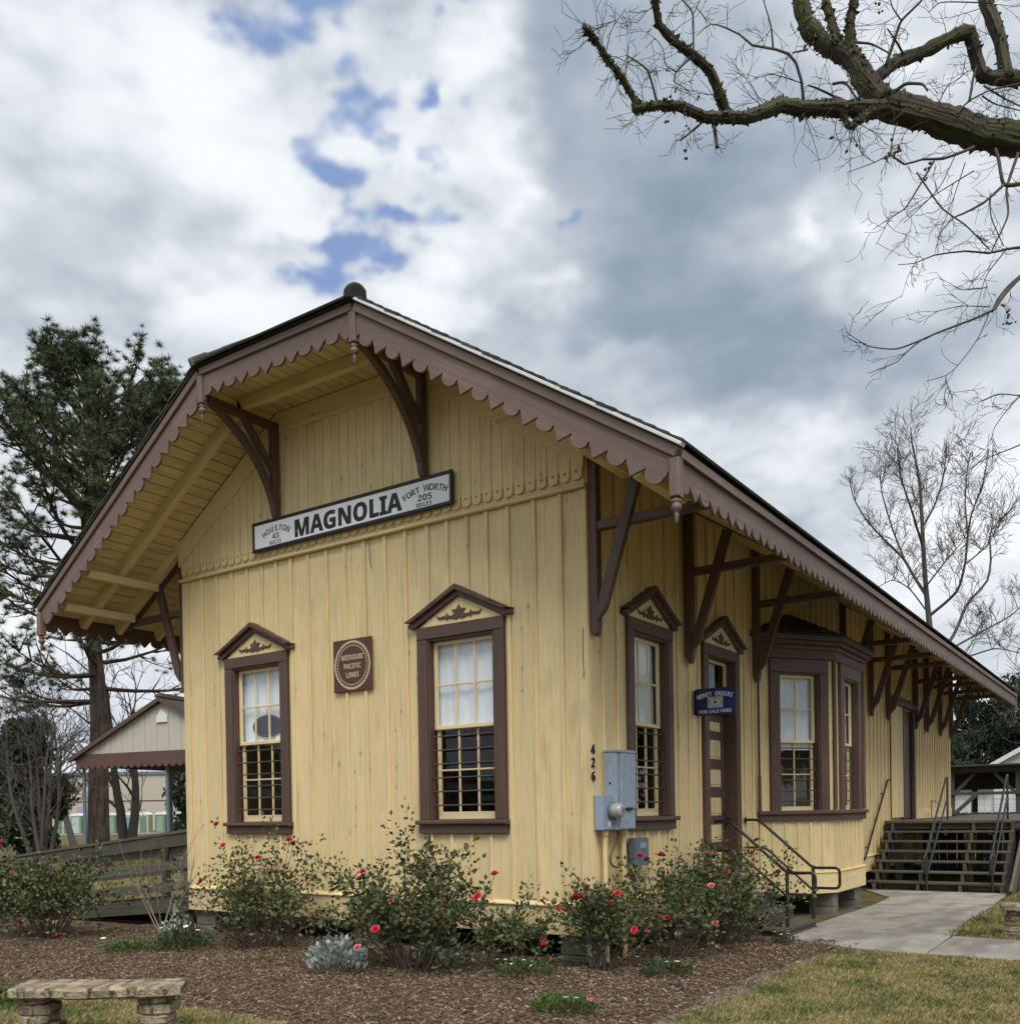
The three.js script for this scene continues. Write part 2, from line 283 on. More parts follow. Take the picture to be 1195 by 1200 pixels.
// ---------------------------------------------------------------- the depot
const depot = thing('depot_building', 'long yellow board and batten railway depot with brown trim and scalloped eaves', 'building');
const XC = -3.2, WID = 6.4, LEN = 19.7, SK0 = .224, SK1 = .52, SLOPE = .6466, HB = 6.63, BH = 1.21, EAVE = 4.73, HE = 4.354, ZF = 1.19, ZB = -20.32;
const roofY = x => { const d = Math.abs(x - XC); return d < BH ? HB : HB - (d - BH) * SLOPE; };  // line of the bargeboard tops
const dr = RNG(11);
{
  const D = depot, P = (n, g, m, parent = D, Mx) => part(n, g, m, parent, Mx);
  const side = new THREE.Matrix4().makeRotationY(Math.PI / 2);           // local x -> -z, local z -> +x
  const sideAt = z => new THREE.Matrix4().makeTranslation(0, 0, z).multiply(side);

  // openings: along-wall start and end, bottom, top
  const FW = [-4.926, -1.593];                                         // centres of the two front windows
  const openF = FW.map(c => [c - .46, c + .46, 1.44, 3.46]);
  const winZ = 1.375, doorZ = 3.46;                                      // along-wall centres on the right wall (distance from the front corner)
  const openR = [[winZ - .43, winZ + .43, 1.44, 3.46], [doorZ - .46, doorZ + .46, .50, 3.46], [4.87, 8.73, SK0, 3.95], [13.83, 15.05, 1.2, 3.62]];

  // sheathing behind the boards, with the openings cut through
  const rect = ([a, b, c, d]) => [[a - .03, c - .03], [a - .03, d + .03], [b + .03, d + .03], [b + .03, c - .03]], wider = o => [o[0] - .03, o[1] + .03, o[2] - .03, o[3] + .03];
  const top = x => roofY(x) - .05;
  const front = ext(poly([[-WID + .03, .3], [-.03, .3], [-.03, top(0)], [XC + BH, top(XC + BH)], [XC - BH, top(XC - BH)], [-WID + .03, top(-WID)]], openF.map(rect)), .10);
  front.translate(0, 0, -.122);
  const wf = sub('front_wall', D); P('sheathing', front, M.interior, wf);
  const right = ext(poly([[.12, .3], [LEN, .3], [LEN, top(0)], [.12, top(0)]], openR.map(o => rect([o[0], o[1], Math.max(o[2], .31), o[3]]))), .10);
  right.translate(0, 0, -.122);
  const wr = sub('right_wall', D); P('sheathing', right, M.interior, wr, side);
  P('left_wall', bx(-WID, -WID + .12, SK0, top(-WID), -LEN, -.125), M.yellow); P('back_wall', ext(poly([[-WID + .13, SK0], [-.125, SK0], [-.125, top(0)], [XC + BH, top(XC + BH)], [XC - BH, top(XC - BH)], [-WID + .13, top(-WID)]]), .12).translate(0, 0, -LEN), M.yellow);
  P('floor', bx(-WID + .13, -.13, .30, .42, -LEN + .13, -.13, 'z'), M.interior);

  // boards and battens cut round the openings
  function boarding(parent, a0, a1, y0, y1, holes, Mx, edges) {
    const step = .31; let xs = edges;
    if (!xs) { xs = [a0]; while (xs[xs.length - 1] + step * 1.4 < a1) xs.push(xs[xs.length - 1] + step + (dr() - .5) * .03); xs.push(a1); }
    for (let i = 0; i < xs.length - 1; i++) {
      const mat = pick(M.yellows, dr), cuts = [xs[i], xs[i + 1]];
      for (const h of holes) for (const e of [h[0], h[1]]) if (e > xs[i] + .01 && e < xs[i + 1] - .01) cuts.push(e);
      cuts.sort((p, q) => p - q);
      for (let k = 0; k < cuts.length - 1; k++) {
        const m = (cuts[k] + cuts[k + 1]) / 2; let spans = [[y0, y1]];
        for (const h of holes) if (m > h[0] && m < h[1]) spans = spans.flatMap(([s, e]) => [[s, Math.min(e, h[2])], [Math.max(s, h[3]), e]].filter(([p, q]) => q - p > .02));
        const gapL = k === 0 ? .003 : 0, gapR = k === cuts.length - 2 ? .003 : 0, off = (dr() - .5) * .003;
        for (const [s, e] of spans) P('board', bx(cuts[k] + gapL, cuts[k + 1] - gapR, s, e, -.022, off), mat, parent, Mx);
      }
      if (i) { // batten over the joint
        const x = xs[i]; let spans = [[y0, y1]];
        for (const h of holes) if (x > h[0] - .15 && x < h[1] + .15) spans = spans.flatMap(([s, e]) => [[s, Math.min(e, h[2] - .1)], [Math.max(s, h[3] + .1), e]].filter(([p, q]) => q - p > .02));
        const bm = pick(M.yellows, dr);
        for (const [s, e] of spans) P('batten', ext(poly([[x - .024, s], [x + .024, s], [x + .024, e], [x - .024, e]]), .027, 'y', .006), bm, parent, Mx);
      }
    }
  }
  const fe = [-6.40, -6.0, -5.69, -5.38, -5.08, -4.80, -4.53, -4.26, -3.95, -3.63, -3.32, -3.01, -2.68, -2.37, -2.04, -1.76, -1.48, -1.22, -.94, -.61, -.29, 0];
  boarding(wf, -WID, 0, SK1, 4.75, openF.map(wider), null, fe);
  boarding(wr, 0, LEN, SK1, 5.24, openR.map((o, i) => i === 2 ? o : wider(o)), side);
  // corner boards
  P('corner_board', rbx(-.09, .023, SK1, 4.745, .001, .026), M.yellows[1]); P('corner_board', rbx(.001, .024, SK1, 5.2, -.10, .0), M.yellows[2]);
  P('corner_board', rbx(-WID - .02, -WID + .10, SK1, 4.745, .001, .025), M.yellows[1]);
  // skirt boards with a sloped drip cap
  const cap = (L) => { const g = ext(poly([[0, 0], [.055, 0], [.055, .012], [0, .04]]), L, 'z'); return g; };
  const skF = sub('skirt', D), skR = sub('skirt', D);
  for (let x = -WID; x < -.1; x += 2.15) P('skirt_board', rbx(x + .004, Math.min(x + 2.15, 0.03) - .004, SK0, SK1, .002, .034, .004, 'x'), pick(M.yellows, dr), skF);
  { const g = cap(WID + .05); g.rotateY(-Math.PI / 2); g.translate(.05, SK1, 0); P('drip_cap', g, M.yellows[2], skF); }
  for (const [a, b] of [[0, 2.4], [2.4, 4.9], [8.7, 11.6], [11.6, 15.1], [15.1, 19.7]]) {
    P('skirt_board', rbx(a + .035, b - .004, SK0, SK1, .002, .034, .004, 'x'), pick(M.yellows, dr), skR, side);
    { const h = ext(poly([[0, 0], [.055, 0], [.055, .012], [0, .04]]), b - a, 'z'); h.translate(0, SK1, -b); P('drip_cap', h, M.yellows[2], skR); }
  }
  P('skirt_board', rbx(15.1, LEN, 1.19, 1.42, .024, .05, .004, 'x'), M.yellows[2], skR, side);
  P('corner_board', rbx(LEN - .14, LEN, SK1, 5.2, .001, .03), M.yellows[2], D, side);

  // frieze ledge and the narrow gable boards whose lower ends are cut to tongues
  const gable = sub('gable', D);
  P('ledge', rbx(-WID - .03, .03, 4.752, 4.79, .0, .07, .008, 'x'), M.yellows[1], gable);
  const NB = 46, bw = WID / NB;
  for (let i = 0; i < NB; i++) {
    const x0 = -WID + i * bw + .002, x1 = x0 + bw - .006, y0 = 4.835 + (dr() - .5) * .006, xm = (x0 + x1) / 2, r = bw / 2 - .010;
    const s = new THREE.Shape(); s.moveTo(x0, roofY(x0) - .12); s.lineTo(x0, 4.955); s.lineTo(xm - r, 4.935); s.lineTo(xm - r, y0 + r * .8);
    s.bezierCurveTo(xm - r, y0 - r * .25, xm + r, y0 - r * .25, xm + r, y0 + r * .8); s.lineTo(xm + r, 4.935); s.lineTo(x1, 4.955); s.lineTo(x1, roofY(x1) - .12); s.closePath();
    const hole = new THREE.Path(); hole.absarc(xm, y0 + .085, .013, 0, Math.PI * 2, true); s.holes.push(hole);
    const g = ext(s, .024, 'y', 0, 5); g.translate(0, 0, .022 + (dr() - .5) * .003); P('gable_board', g, pick(M.yellows, dr), gable);
  }
  P('gable_backing', ext(poly([[-WID, 4.80], [0, 4.80], [0, roofY(0) - .1], [XC + BH, HB - .1], [XC - BH, HB - .1], [-WID, roofY(-WID) - .1]]), .016).translate(0, 0, .002), M.yellows[3], gable);
  // trim board along the rake and the flat soffit
  const rt = (x0, x1, d0, d1) => ext(poly([[x0, roofY(x0) - d0], [x1, roofY(x1) - d0], [x1, roofY(x1) - d1], [x0, roofY(x0) - d1]]), .022, 'x').translate(0, 0, .049);
  P('rake_trim', rt(-WID - .02, XC - BH - .001, .05, .37), M.yellows[0], gable); P('rake_trim', rt(XC - BH + .001, XC + BH - .001, .05, .31), M.yellows[4], gable); P('rake_trim', rt(XC + BH + .001, .02, .05, .37), M.yellows[1], gable);

  // ---- roof: deck plates, shingle courses, ridge and hip caps
  const roof = sub('roof', D);
  const nrm = V(SLOPE, 1, 0).normalize(), tK = .10;                      // deck on top of the bargeboard line
  const RY = HB + BH * SLOPE, ZR = ZF - BH;
  const L = (x, y, z) => V(x, y + .02, z);
  const eR = XC + EAVE + .05, eL = XC - EAVE - .05, eY = HE - .05 * SLOPE;
  P('roof_deck', plate([L(eR, eY + tK, ZF + .03), L(XC + BH, HB + tK, ZF + .03), L(XC, RY + tK, ZR), L(XC, RY + tK, ZB), L(eR, eY + tK, ZB)], .035), M.shingles[1], roof);
  P('roof_deck', plate([L(eL, eY + tK, ZF + .03), L(XC - BH, HB + tK, ZF + .03), L(XC, RY + tK, ZR), L(XC, RY + tK, ZB), L(eL, eY + tK, ZB)], .035), M.shingles[1], roof);
  P('roof_deck', plate([L(XC - BH, HB + tK, ZF + .03), L(XC + BH, HB + tK, ZF + .03), L(XC, RY + tK, ZR)], .035), M.shingles[1], roof);
  const ang = Math.atan(SLOPE), slopeLen = (EAVE) / Math.cos(ang);
  for (const sgn of [1, -1]) for (let k = 0; k * .14 < slopeLen - .05; k++) {
    const s = k * .14 + .06, x = XC + sgn * (EAVE + .04 - s * Math.cos(ang)), y = HE + tK + .036 + s * Math.sin(ang);
    const dx = Math.abs(x - XC), zf = dx < BH ? ZF - (BH - dx) * 1.0 : ZF + .07 + (dr() - .5) * .03;
    const g = bx(-.10, .10, -.006, .016, ZB - .03, zf, 'z'); g.rotateZ(-sgn * (ang - .06)); g.translate(x, y, 0); P('shingle_course', g, pick(M.shingles, dr), roof);
  }
  for (let k = 0; k < 10; k++) { const s = k * .14 + .04, z = ZF + .06 - s * Math.cos(ang), w = BH - (s * Math.cos(ang)) + .02; if (w < .05) break; const g = bx(XC - w, XC + w, -.006, .016, -.10, .10, 'x'); g.rotateX(ang - .06); g.translate(0, HB + tK + .036 + s * Math.sin(ang), z); P('shingle_course', g, pick(M.shingles, dr), roof); }
  // hip caps: rounded tiles lapping up each hip, the lowest one tall and closed at the end
  for (const sgn of [1, -1]) {
    const a = V(XC + sgn * (BH + .10), HB + tK + .03, ZF + .08), b = V(XC, RY + tK + .06, ZR), d = b.clone().sub(a); const Lh = d.length(); d.normalize();
    const q = new THREE.Matrix4().makeBasis(new THREE.Vector3().crossVectors(V(0, 1, 0), d).normalize(), new THREE.Vector3().crossVectors(d, new THREE.Vector3().crossVectors(V(0, 1, 0), d).normalize()), d);
    for (let s = 0, k = 0; s < Lh; s += .2, k++) {
      const low = k === 0 && sgn > 0, r = low ? .115 : .07 + dr() * .02, sh = new THREE.Shape(); sh.moveTo(-r, -.05); sh.lineTo(r, -.05); sh.lineTo(r * .95, r * .25); sh.quadraticCurveTo(r * .6, r * .82, 0, r * .86); sh.quadraticCurveTo(-r * .6, r * .82, -r * .95, r * .25); sh.closePath();
      const g = ext(sh, low ? .30 : .24, 'z', .015, 6); g.applyMatrix4(q); g.translate(a.x + d.x * s, a.y + d.y * s, a.z + d.z * s); P('hip_cap', g, low ? M.shingles[0] : pick(M.shingles, dr), roof);
    }
  }
  { const sh = new THREE.Shape(); sh.moveTo(-.2, -.10); sh.quadraticCurveTo(0, .16, .2, -.10); sh.lineTo(.16, -.12); sh.lineTo(-.16, -.12); sh.closePath(); const g = ext(sh, ZR - ZB, 'z'); g.translate(XC, RY + tK + .09, ZB); P('ridge_cap', g, M.shingles[1], roof); }

  // ---- bargeboards and fascias with alternating round and pointed teeth
  function toothed(L, top, valley, lobe, point, half, phase = 0) {        // local x 0..L, y downwards from 0
    const s = new THREE.Shape(); s.moveTo(0, top); s.lineTo(0, -valley); let x = 0, k = phase;
    while (x < L - .02) {
      const w = Math.min(half, L - x);
      if (k % 2 === 0) { const n = 8, r = w * .46, c = x + w / 2; s.lineTo(c - r, -valley - .012); for (let i = 0; i <= n; i++) { const t = Math.PI * i / n; s.lineTo(c - r * Math.cos(t), -valley - .012 - (lobe - valley - .012) * Math.sin(t) ** .8); } s.lineTo(c + r, -valley - .012); s.lineTo(x + w, -valley); }
      else { s.lineTo(x + w * .07, -valley - .02); s.lineTo(x + w * .5, -point); s.lineTo(x + w * .93, -valley - .02); s.lineTo(x + w, -valley); }
      const h = new THREE.Path(); h.absarc(x + w / 2, -valley - .02, .009, 0, 6.28, true); if (w > .15) s.holes.push(h);
      x += w; k++;
    }
    s.lineTo(L, -valley); s.lineTo(L, top); s.closePath(); return s;
  }
  const cosA = Math.cos(ang), rakeL = (EAVE - BH) / cosA;
  const onRake = (g, x, y, rot) => { g.rotateZ(rot); g.translate(x, y, 0); return g; };
  P('bargeboard', onRake(ext(toothed(rakeL, 0, .158, .250, .272, .2095), .03, 'x', 0, 6), XC - EAVE, HE, ang).translate(0, 0, ZF - .015), M.mauve);
  P('bargeboard', onRake(ext(toothed(2 * BH, 0, .155, .240, .262, .2017, 0), .03, 'x', 0, 6), XC - BH, HB, 0).translate(0, 0, ZF - .0142), M.mauve);
  P('bargeboard', onRake(ext(toothed(rakeL, 0, .158, .250, .272, .2095, 1), .03, 'x', 0, 6), XC + BH, HB, -ang).translate(0, 0, ZF - .015), M.mauve);
  for (const [x, y, l, r] of [[XC - EAVE, HE, rakeL, ang], [XC - BH, HB, 2 * BH, 0], [XC + BH, HB, rakeL, -ang]]) P('crown_moulding', onRake(rbx(-.0, l, .004, .088, ZF - .02, ZF + .045, .008, 'x'), x, y, r), M.mauve);
  P('drip_edge', onRake(rbx(.0, rakeL + .03, .090, .118, ZF + .0, ZF + .078, .004, 'x'), XC + BH, HB + .012, -ang), M.white);
  for (const [x, y, l, r] of [[XC - EAVE - .03, HE - .02, rakeL + .03, ang], [XC - BH, HB, 2 * BH, 0]]) P('drip_edge', onRake(rbx(0, l, .092, .110, ZF, ZF + .06, .004, 'x'), x, y + .012, r), M.shingles[2]);
  // eave fascias along both sides
  const fl = ZF - .035 - ZB, fas = () => ext(toothed(fl, 0, .160, .250, .272, .2095), .03, 'x', 0, 6);
  { const g = fas(); g.rotateY(Math.PI / 2); g.translate(XC + EAVE - .015, HE, ZF - .035); P('eave_fascia', g, M.mauve); }
  { const g = fas(); g.rotateY(Math.PI / 2); g.translate(XC - EAVE - .015, HE, ZF - .035); P('eave_fascia', g, M.brown); }
  P('crown_moulding', rbx(XC + EAVE - .02, XC + EAVE + .05, HE + .004, HE + .075, ZB, ZF - .022, .01, 'z'), M.mauve); P('crown_moulding', rbx(XC - EAVE - .05, XC - EAVE + .02, HE + .004, HE + .075, ZB, ZF - .022, .01, 'z'), M.mauve);
  P('bargeboard', onRake(ext(toothed(rakeL, 0, .158, .250, .272, .2095), .03, 'x', 0, 6), XC + BH, HB, -ang).translate(0, 0, ZB - .035), M.mauve); P('bargeboard', onRake(ext(toothed(rakeL, 0, .158, .250, .272, .2095), .03, 'x', 0, 6), XC - EAVE, HE, ang).translate(0, 0, ZB - .035), M.mauve);
  // posts with turned drops at the corners of the bargeboards
  const drop = lathe([[0, -.21], [.012, -.208], [.018, -.16], [.022, -.13], [.014, -.122], [.030, -.11], [.044, -.085], [.042, -.062], [.026, -.045], [.040, -.038], [.040, -.018], [.03, -.014], [.03, 0], [0, 0]], 12);
  for (const [x, y, z] of [[XC - EAVE, HE, ZF], [XC - BH, HB, ZF], [XC + BH, HB, ZF], [XC + EAVE, HE, ZF], [XC + EAVE, HE, ZB]]) {
    const g = sub('pendant', D); P('post', rbx(x - .045, x + .045, y - .315, y + .0, z - .05, z + .045, .008), M.mauve, g);
    const d = P('turned_drop', drop, M.mauve, g); d.position.set(x, y - .315, z);
  }

  // ---- soffit boards, rafters, purlins
  const sof = sub('soffit', D);
  const soffitBoard = (sgn, s0, s1, z0, z1) => { const w = s1 - s0 - .013, g = bx(-w / 2, w / 2, -.022, 0, z0, z1, 'z'); g.rotateZ(-sgn * ang); const s = (s0 + s1) / 2; g.translate(XC + sgn * (EAVE - s * cosA), HE + s * Math.sin(ang) - .012 + (dr() - .5) * .003, 0); P('soffit_board', g, pick(M.yellows, dr), sof); };
  for (const sgn of [1, -1]) for (let s = .03; s < rakeL - .05; s += .152) { const beyond = (EAVE - s * cosA) > 3.25; soffitBoard(sgn, s, Math.min(s + .152, rakeL), beyond ? ZB + .03 : .074, ZF - .02); }
  for (let x = XC - BH + .01; x < XC + BH - .05; x += .1517) P('soffit_board', bx(x + .007, x + .145, HB - .044, HB - .022, .074, ZF - .02, 'z'), pick(M.yellows, dr), sof);
  const rafter = (sgn, z, s0, s1, m, w = .07) => P('rafter', beam(V(XC + sgn * (EAVE - s0 * cosA), HE + s0 * Math.sin(ang) - .105, z), V(XC + sgn * (EAVE - s1 * cosA), HE + s1 * Math.sin(ang) - .105, z), w, .14), m, sof);
  rafter(-1, .60, .03, rakeL, M.yellows[1], .09); rafter(1, .60, .03, rakeL, M.yellows[1], .09);
  P('rafter', rbx(XC - BH - .05, XC + BH + .05, HB - .19, HB - .042, .555, .645, .006, 'x'), M.yellows[1], sof);
  rafter(-1, .045, .03, 1.86, M.yellows[4], .08); rafter(1, .11, .03, 1.80, M.yellows[4], .08);
  for (let k = 1; k < 33; k++) { const z = -.61 * k; rafter(1, z, .03, 1.80, M.yellows[k % 5]); if (k < 16) rafter(-1, z, .03, 1.80, M.yellows[k % 5]); }
  for (const x of [XC - EAVE + .42, XC - EAVE + .98]) P('purlin', rbx(x - .05, x + .05, roofY(x) - .285, roofY(x) - .185, .04, ZF - .10, .008, 'z'), M.yellows[0], sof);
  for (const x of [XC + EAVE - .42, XC + EAVE - .98]) P('purlin', rbx(x - .05, x + .05, roofY(x) - .285, roofY(x) - .185, .13, ZF - .16, .008, 'z'), M.yellows[0], sof);

  // ---- brackets along the eaves (post, tie, brace) and under the gable
  function eaveBracket(sgn, z) {
    const g = sub('bracket', D), X = x => sgn > 0 ? x : -WID - x;
    const flip = geo => { if (sgn < 0) { geo.scale(-1, 1, 1); const i = geo.attributes.position.array, n = geo.attributes.normal.array; for (let t = 0; t < i.length; t += 9) for (let c = 0; c < 3; c++) { let q = i[t + 3 + c]; i[t + 3 + c] = i[t + 6 + c]; i[t + 6 + c] = q; q = n[t + 3 + c]; n[t + 3 + c] = n[t + 6 + c]; n[t + 6 + c] = q; } geo.translate(-WID, 0, 0); } return geo; };
    const post = ext(poly([[.026, 3.36], [.06, 3.27], [.085, 3.255], [.11, 3.29], [.125, 3.38], [.125, 5.10], [.026, 5.16]]), .10, 'y', .008); post.translate(0, 0, z - .05);
    P('post', flip(post), M.brown, g);
    const tie = rbx(.126, 1.42, 4.315, 4.405, z - .045, z + .045, .008, 'x'); P('tie', flip(tie), M.brown, g);
    const br = ext(poly([[.127, 3.40], [.127, 3.56], [.53, 4.80], [.63, 4.745], [.23, 3.52]]), .07, 'y', .006); br.translate(0, 0, z + .0055 - .0); P('brace', flip(br), M.brown, g);
    const rf = ext(poly([[.126, 5.08], [1.40, 4.255], [1.40, 4.36], [.126, 5.185]].map(([x, y]) => [x, y - .0])), .088, 'x', .006); rf.translate(0, 0, z - .047); P('top_arm', flip(rf), M.brown, g);
  }
  for (const z of [-.052, -2.38, -4.66, -9.1, -11.05, -12.44, -15.12, -16.41, -18.07, -19.6]) eaveBracket(1, z);
  for (const z of [-.052, -2.38, -4.66]) eaveBracket(-1, z);
  for (const x of [XC - 1.2, XC + 1.2]) {
    const g = sub('bracket', D), put = s => { const e = ext(s, .085, 'y', .008, 10); e.rotateY(-Math.PI / 2); e.translate(x + .0425, 0, 0); return e; };   // local x -> z
    P('post', put(poly([[.074, 5.30], [.10, 5.24], [.15, 5.27], [.175, 5.36], [.175, 6.44], [.074, 6.44]])), M.brown, g);
    P('top_arm', put(poly([[.176, 6.34], [1.13, 6.34], [1.13, 6.435], [.176, 6.435]])), M.brown, g);
    const b = new THREE.Shape(); b.moveTo(.177, 5.40); b.quadraticCurveTo(.40, 6.03, 1.10, 6.338); b.lineTo(.93, 6.338); b.quadraticCurveTo(.36, 6.06, .177, 5.60); b.closePath(); P('brace', put(b), M.brown, g);
    P('strut', put(poly([[.177, 5.82], [.177, 5.92], [.52, 6.337], [.62, 6.337], [.40, 6.06]])), M.brown, g);
  }

  // ---- windows
  function ornament() { // sawn leaf scroll
    const s = new THREE.Shape(); const h = [[.0, .150], [.022, .115], [.05, .095], [.075, .105], [.095, .085], [.075, .08], [.06, .055], [.10, .035], [.15, .045], [.165, .075], [.175, .045], [.22, .045], [.265, .035], [.31, .06], [.285, .012], [.23, .012], [.18, .02], [.165, -.012], [.145, .012], [.08, 0], [.04, -.012], [0, .004]];
    s.moveTo(h[0][0], h[0][1]); for (let i = 1; i < h.length; i++) s.lineTo(h[i][0], h[i][1]); for (let i = h.length - 2; i >= 1; i--) s.lineTo(-h[i][0], h[i][1]); s.closePath(); return s;
  }
  function sash(parent, Mx, x0, x1, y0, y1, z, cols, rows, o = {}) {
    const st = .042, tr = .04, brl = o.bottom ?? .05, mu = .020, T = .036;
    P('sash_stile', rbx(x0, x0 + st, y0, y1, z - T, z, .004), M.cream, parent, Mx); P('sash_stile', rbx(x1 - st, x1, y0, y1, z - T, z, .004), M.cream, parent, Mx);
    P('sash_rail', rbx(x0 + st, x1 - st, y1 - tr, y1, z - T, z - .001, .004, 'x'), M.cream, parent, Mx); P('sash_rail', rbx(x0 + st, x1 - st, y0, y0 + brl, z - T, z - .001, .004, 'x'), M.cream, parent, Mx);
    const ax = x0 + st, bx_ = x1 - st, ay = y0 + brl, by = y1 - tr, w = (bx_ - ax) / cols, h = (by - ay) / rows;
    for (let i = 1; i < cols; i++) P('glazing_bar', rbx(ax + i * w - mu / 2, ax + i * w + mu / 2, ay, by, z - .03, z - .004, .004), M.cream, parent, Mx);
    for (let j = 1; j < rows; j++) for (let i = 0; i < cols; i++) P('glazing_bar', rbx(ax + i * w + mu / 2, ax + (i + 1) * w - mu / 2, ay + j * h - mu / 2, ay + j * h + mu / 2, z - .03, z - .005, .004, 'x'), M.cream, parent, Mx);
    for (let i = 0; i < cols; i++) for (let j = 0; j < rows; j++) { const g = new THREE.PlaneGeometry(w - .012, h - .012); g.rotateX((dr() - .5) * .012); g.rotateY((dr() - .5) * .012); g.translate(ax + (i + .5) * w, ay + (j + .5) * h, z - .018); P('pane', g, M.glass, parent, Mx); }
  }
  function curtain(parent, Mx, x0, x1, y0, y1, z, folds) {
    const g = new THREE.PlaneGeometry(x1 - x0, y1 - y0, 60, 6), p = g.attributes.position, ph = dr() * 6;
    for (let i = 0; i < p.count; i++) { const u = p.getX(i), v = p.getY(i); p.setZ(i, .006 * Math.sin(u * folds + ph + Math.sin(u * 9 + v) * .8) + .003 * Math.sin(u * folds * 2.3 + v * 2)); }
    g.computeVertexNormals(); g.translate((x0 + x1) / 2, (y0 + y1) / 2, z); P('curtain', g, M.curtain, parent, Mx);
  }
  // casing, jambs, sill, sashes and bars, centred on local x = 0
  function windowParts(parent, Mx, o) {
    const { ow = .92, cw = 1.2, y0 = 1.44, y1 = 3.46, cols = 3, head = 3.60, pediment = true, sill = true, zc = .0 } = o, h = ow / 2, c = cw / 2, z1 = .052;
    P('casing', rbx(-c, -h, 1.425, y1, zc, z1, .006), M.browns[0], parent, Mx); P('casing', rbx(h, c, 1.425, y1, zc, z1, .006), M.browns[1], parent, Mx);
    P('casing_head', rbx(-c, c, y1 + .001, head, zc, z1 + .003, .006, 'x'), M.browns[0], parent, Mx);
    P('casing_bead', rbx(-h, -h + .022, y0 - .01, y1, -.05, .035, .005), M.browns[1], parent, Mx); P('casing_bead', rbx(h - .022, h, y0 - .01, y1, -.05, .035, .005), M.browns[1], parent, Mx); P('casing_bead', rbx(-h + .023, h - .023, y1 - .022, y1 - .001, -.05, .035, .005, 'x'), M.browns[1], parent, Mx);
    P('jamb', bx(-h - .02, -h - .001, y0 - .02, y1, -.20, -.001), M.browns[1], parent, Mx); P('jamb', bx(h + .001, h + .02, y0 - .02, y1, -.20, -.001), M.browns[1], parent, Mx); P('jamb', bx(-h, h, y1 + .001, y1 + .02, -.20, -.001, 'x'), M.browns[1], parent, Mx);
    if (sill) { P('sill', rbx(-c - .035, c + .035, 1.375, 1.424, -.02, .105, .012, 'x'), M.browns[0], parent, Mx); P('apron', rbx(-c - .005, c + .005, 1.274, 1.374, .0, .06, .006, 'x'), M.browns[1], parent, Mx); }
    P('sill_board', bx(-h - .02, h + .02, y0 - .06, y0 - .012, -.20, -.021, 'x'), M.browns[0], parent, Mx);
    const mid = 2.475;
    sash(parent, Mx, -h + .024, h - .024, mid - .03, y1 - .024, -.052, cols, 2, { bottom: .042 });
    sash(parent, Mx, -h + .024, h - .024, y0 - .01, mid + .02, -.092, cols, 2, { bottom: .085 });
    for (let k = 0; k < 6; k++) { const y = 1.59 + k * .155; const g = rod([V(-h + .001, y, -.022), V(h - .001, y, -.022)], .0085, 8); P('security_bar', g, M.bar, parent, Mx); }
    curtain(parent, Mx, -h + .005, h - .005, mid + (o.lift ?? -.03), y1, -.142, o.folds ?? 30);
    if (pediment) {
      const ty = 3.605, ax = 0, ay = 3.885, w = c - .08;
      P('tympanum', ext(poly([[-w - .05, ty], [w + .05, ty], [ax, ay + .02]]), .030).translate(0, 0, .0), M.yellows[2], parent, Mx);
      P('ornament', ext(ornament(), .016, 'x', .003).translate(0, 3.650, .030), M.browns[0], parent, Mx);
      for (const s of [1, -1]) {
        const a = V(s * (c + .115), 3.635, 0), b = V(0, 3.965, 0), L2 = Math.hypot(a.x, b.y - a.y), r = Math.atan2(b.y - a.y, s * -a.x);
        const mk = (t0, t1, z0, z1, m) => { const g = ext(poly([[s * (c + t1 * .25 + .015), 3.60 + t0], [0, 3.60 + t0 + .295], [0, 3.60 + t1 + .33], [s * (c + .11), 3.60 + t1 - .02], [s * (c + .11), 3.60 + t0 + .01]]), z1 - z0, 'x', .005); g.translate(0, 0, z0); P('pediment_moulding', g, m, parent, Mx); };
        mk(-.005, .060, .001, .075, M.browns[0]); mk(.055, .082, .002, .125, M.browns[1]);
      }
    }
  }
  for (const [i, c] of FW.entries()) windowParts(sub('window', D), new THREE.Matrix4().makeTranslation(c, 0, 0), { folds: i ? 24 : 36 });
  windowParts(sub('window', D), sideAt(-winZ), { ow: .86, cw: 1.12, folds: 30 });

  // ---- passenger door, recessed, with five panels and a transom light
  {
    const g = sub('door', D), Mx = sideAt(-doorZ), h = .46, c = .61, zc = 0, Q = (n, ge, m) => P(n, ge, m, g, Mx);
    Q('casing', rbx(-c, -h, .46, 3.46, 0, .052, .006), M.browns[0]); Q('casing', rbx(h, c, .46, 3.46, 0, .052, .006), M.browns[1]); Q('casing_head', rbx(-c, c, 3.461, 3.60, 0, .055, .006, 'x'), M.browns[0]);
    Q('jamb', rbx(-h - .02, -h, .46, 3.46, -.20, -.001, .004), M.browns[1]); Q('jamb', rbx(h, h + .02, .46, 3.46, -.20, -.001, .004), M.browns[1]); Q('jamb', rbx(-h, h, 3.461, 3.48, -.20, -.001, .004, 'x'), M.browns[1]);
    Q('threshold', rbx(-h, h, .43, .48, -.20, .04, .006, 'x'), M.woods[1]);
    const zf = -.12, sx = .10;
    Q('stile', rbx(-h + .004, -h + sx, .49, 2.76, zf - .045, zf, .005), M.browns[0]); Q('stile', rbx(h - sx, h - .004, .49, 2.76, zf - .045, zf, .005), M.browns[0]);
    const rails = [[.49, .62], [.94, 1.10 - .045], [1.30, 1.42 - .01], [1.66, 1.79], [2.03, 2.16], [2.42, 2.53], [2.66, 2.76]];
    for (const [a, b] of rails) Q('rail', rbx(-h + sx + .001, h - sx - .001, a, b, zf - .045, zf - .001, .005, 'x'), M.browns[1]);
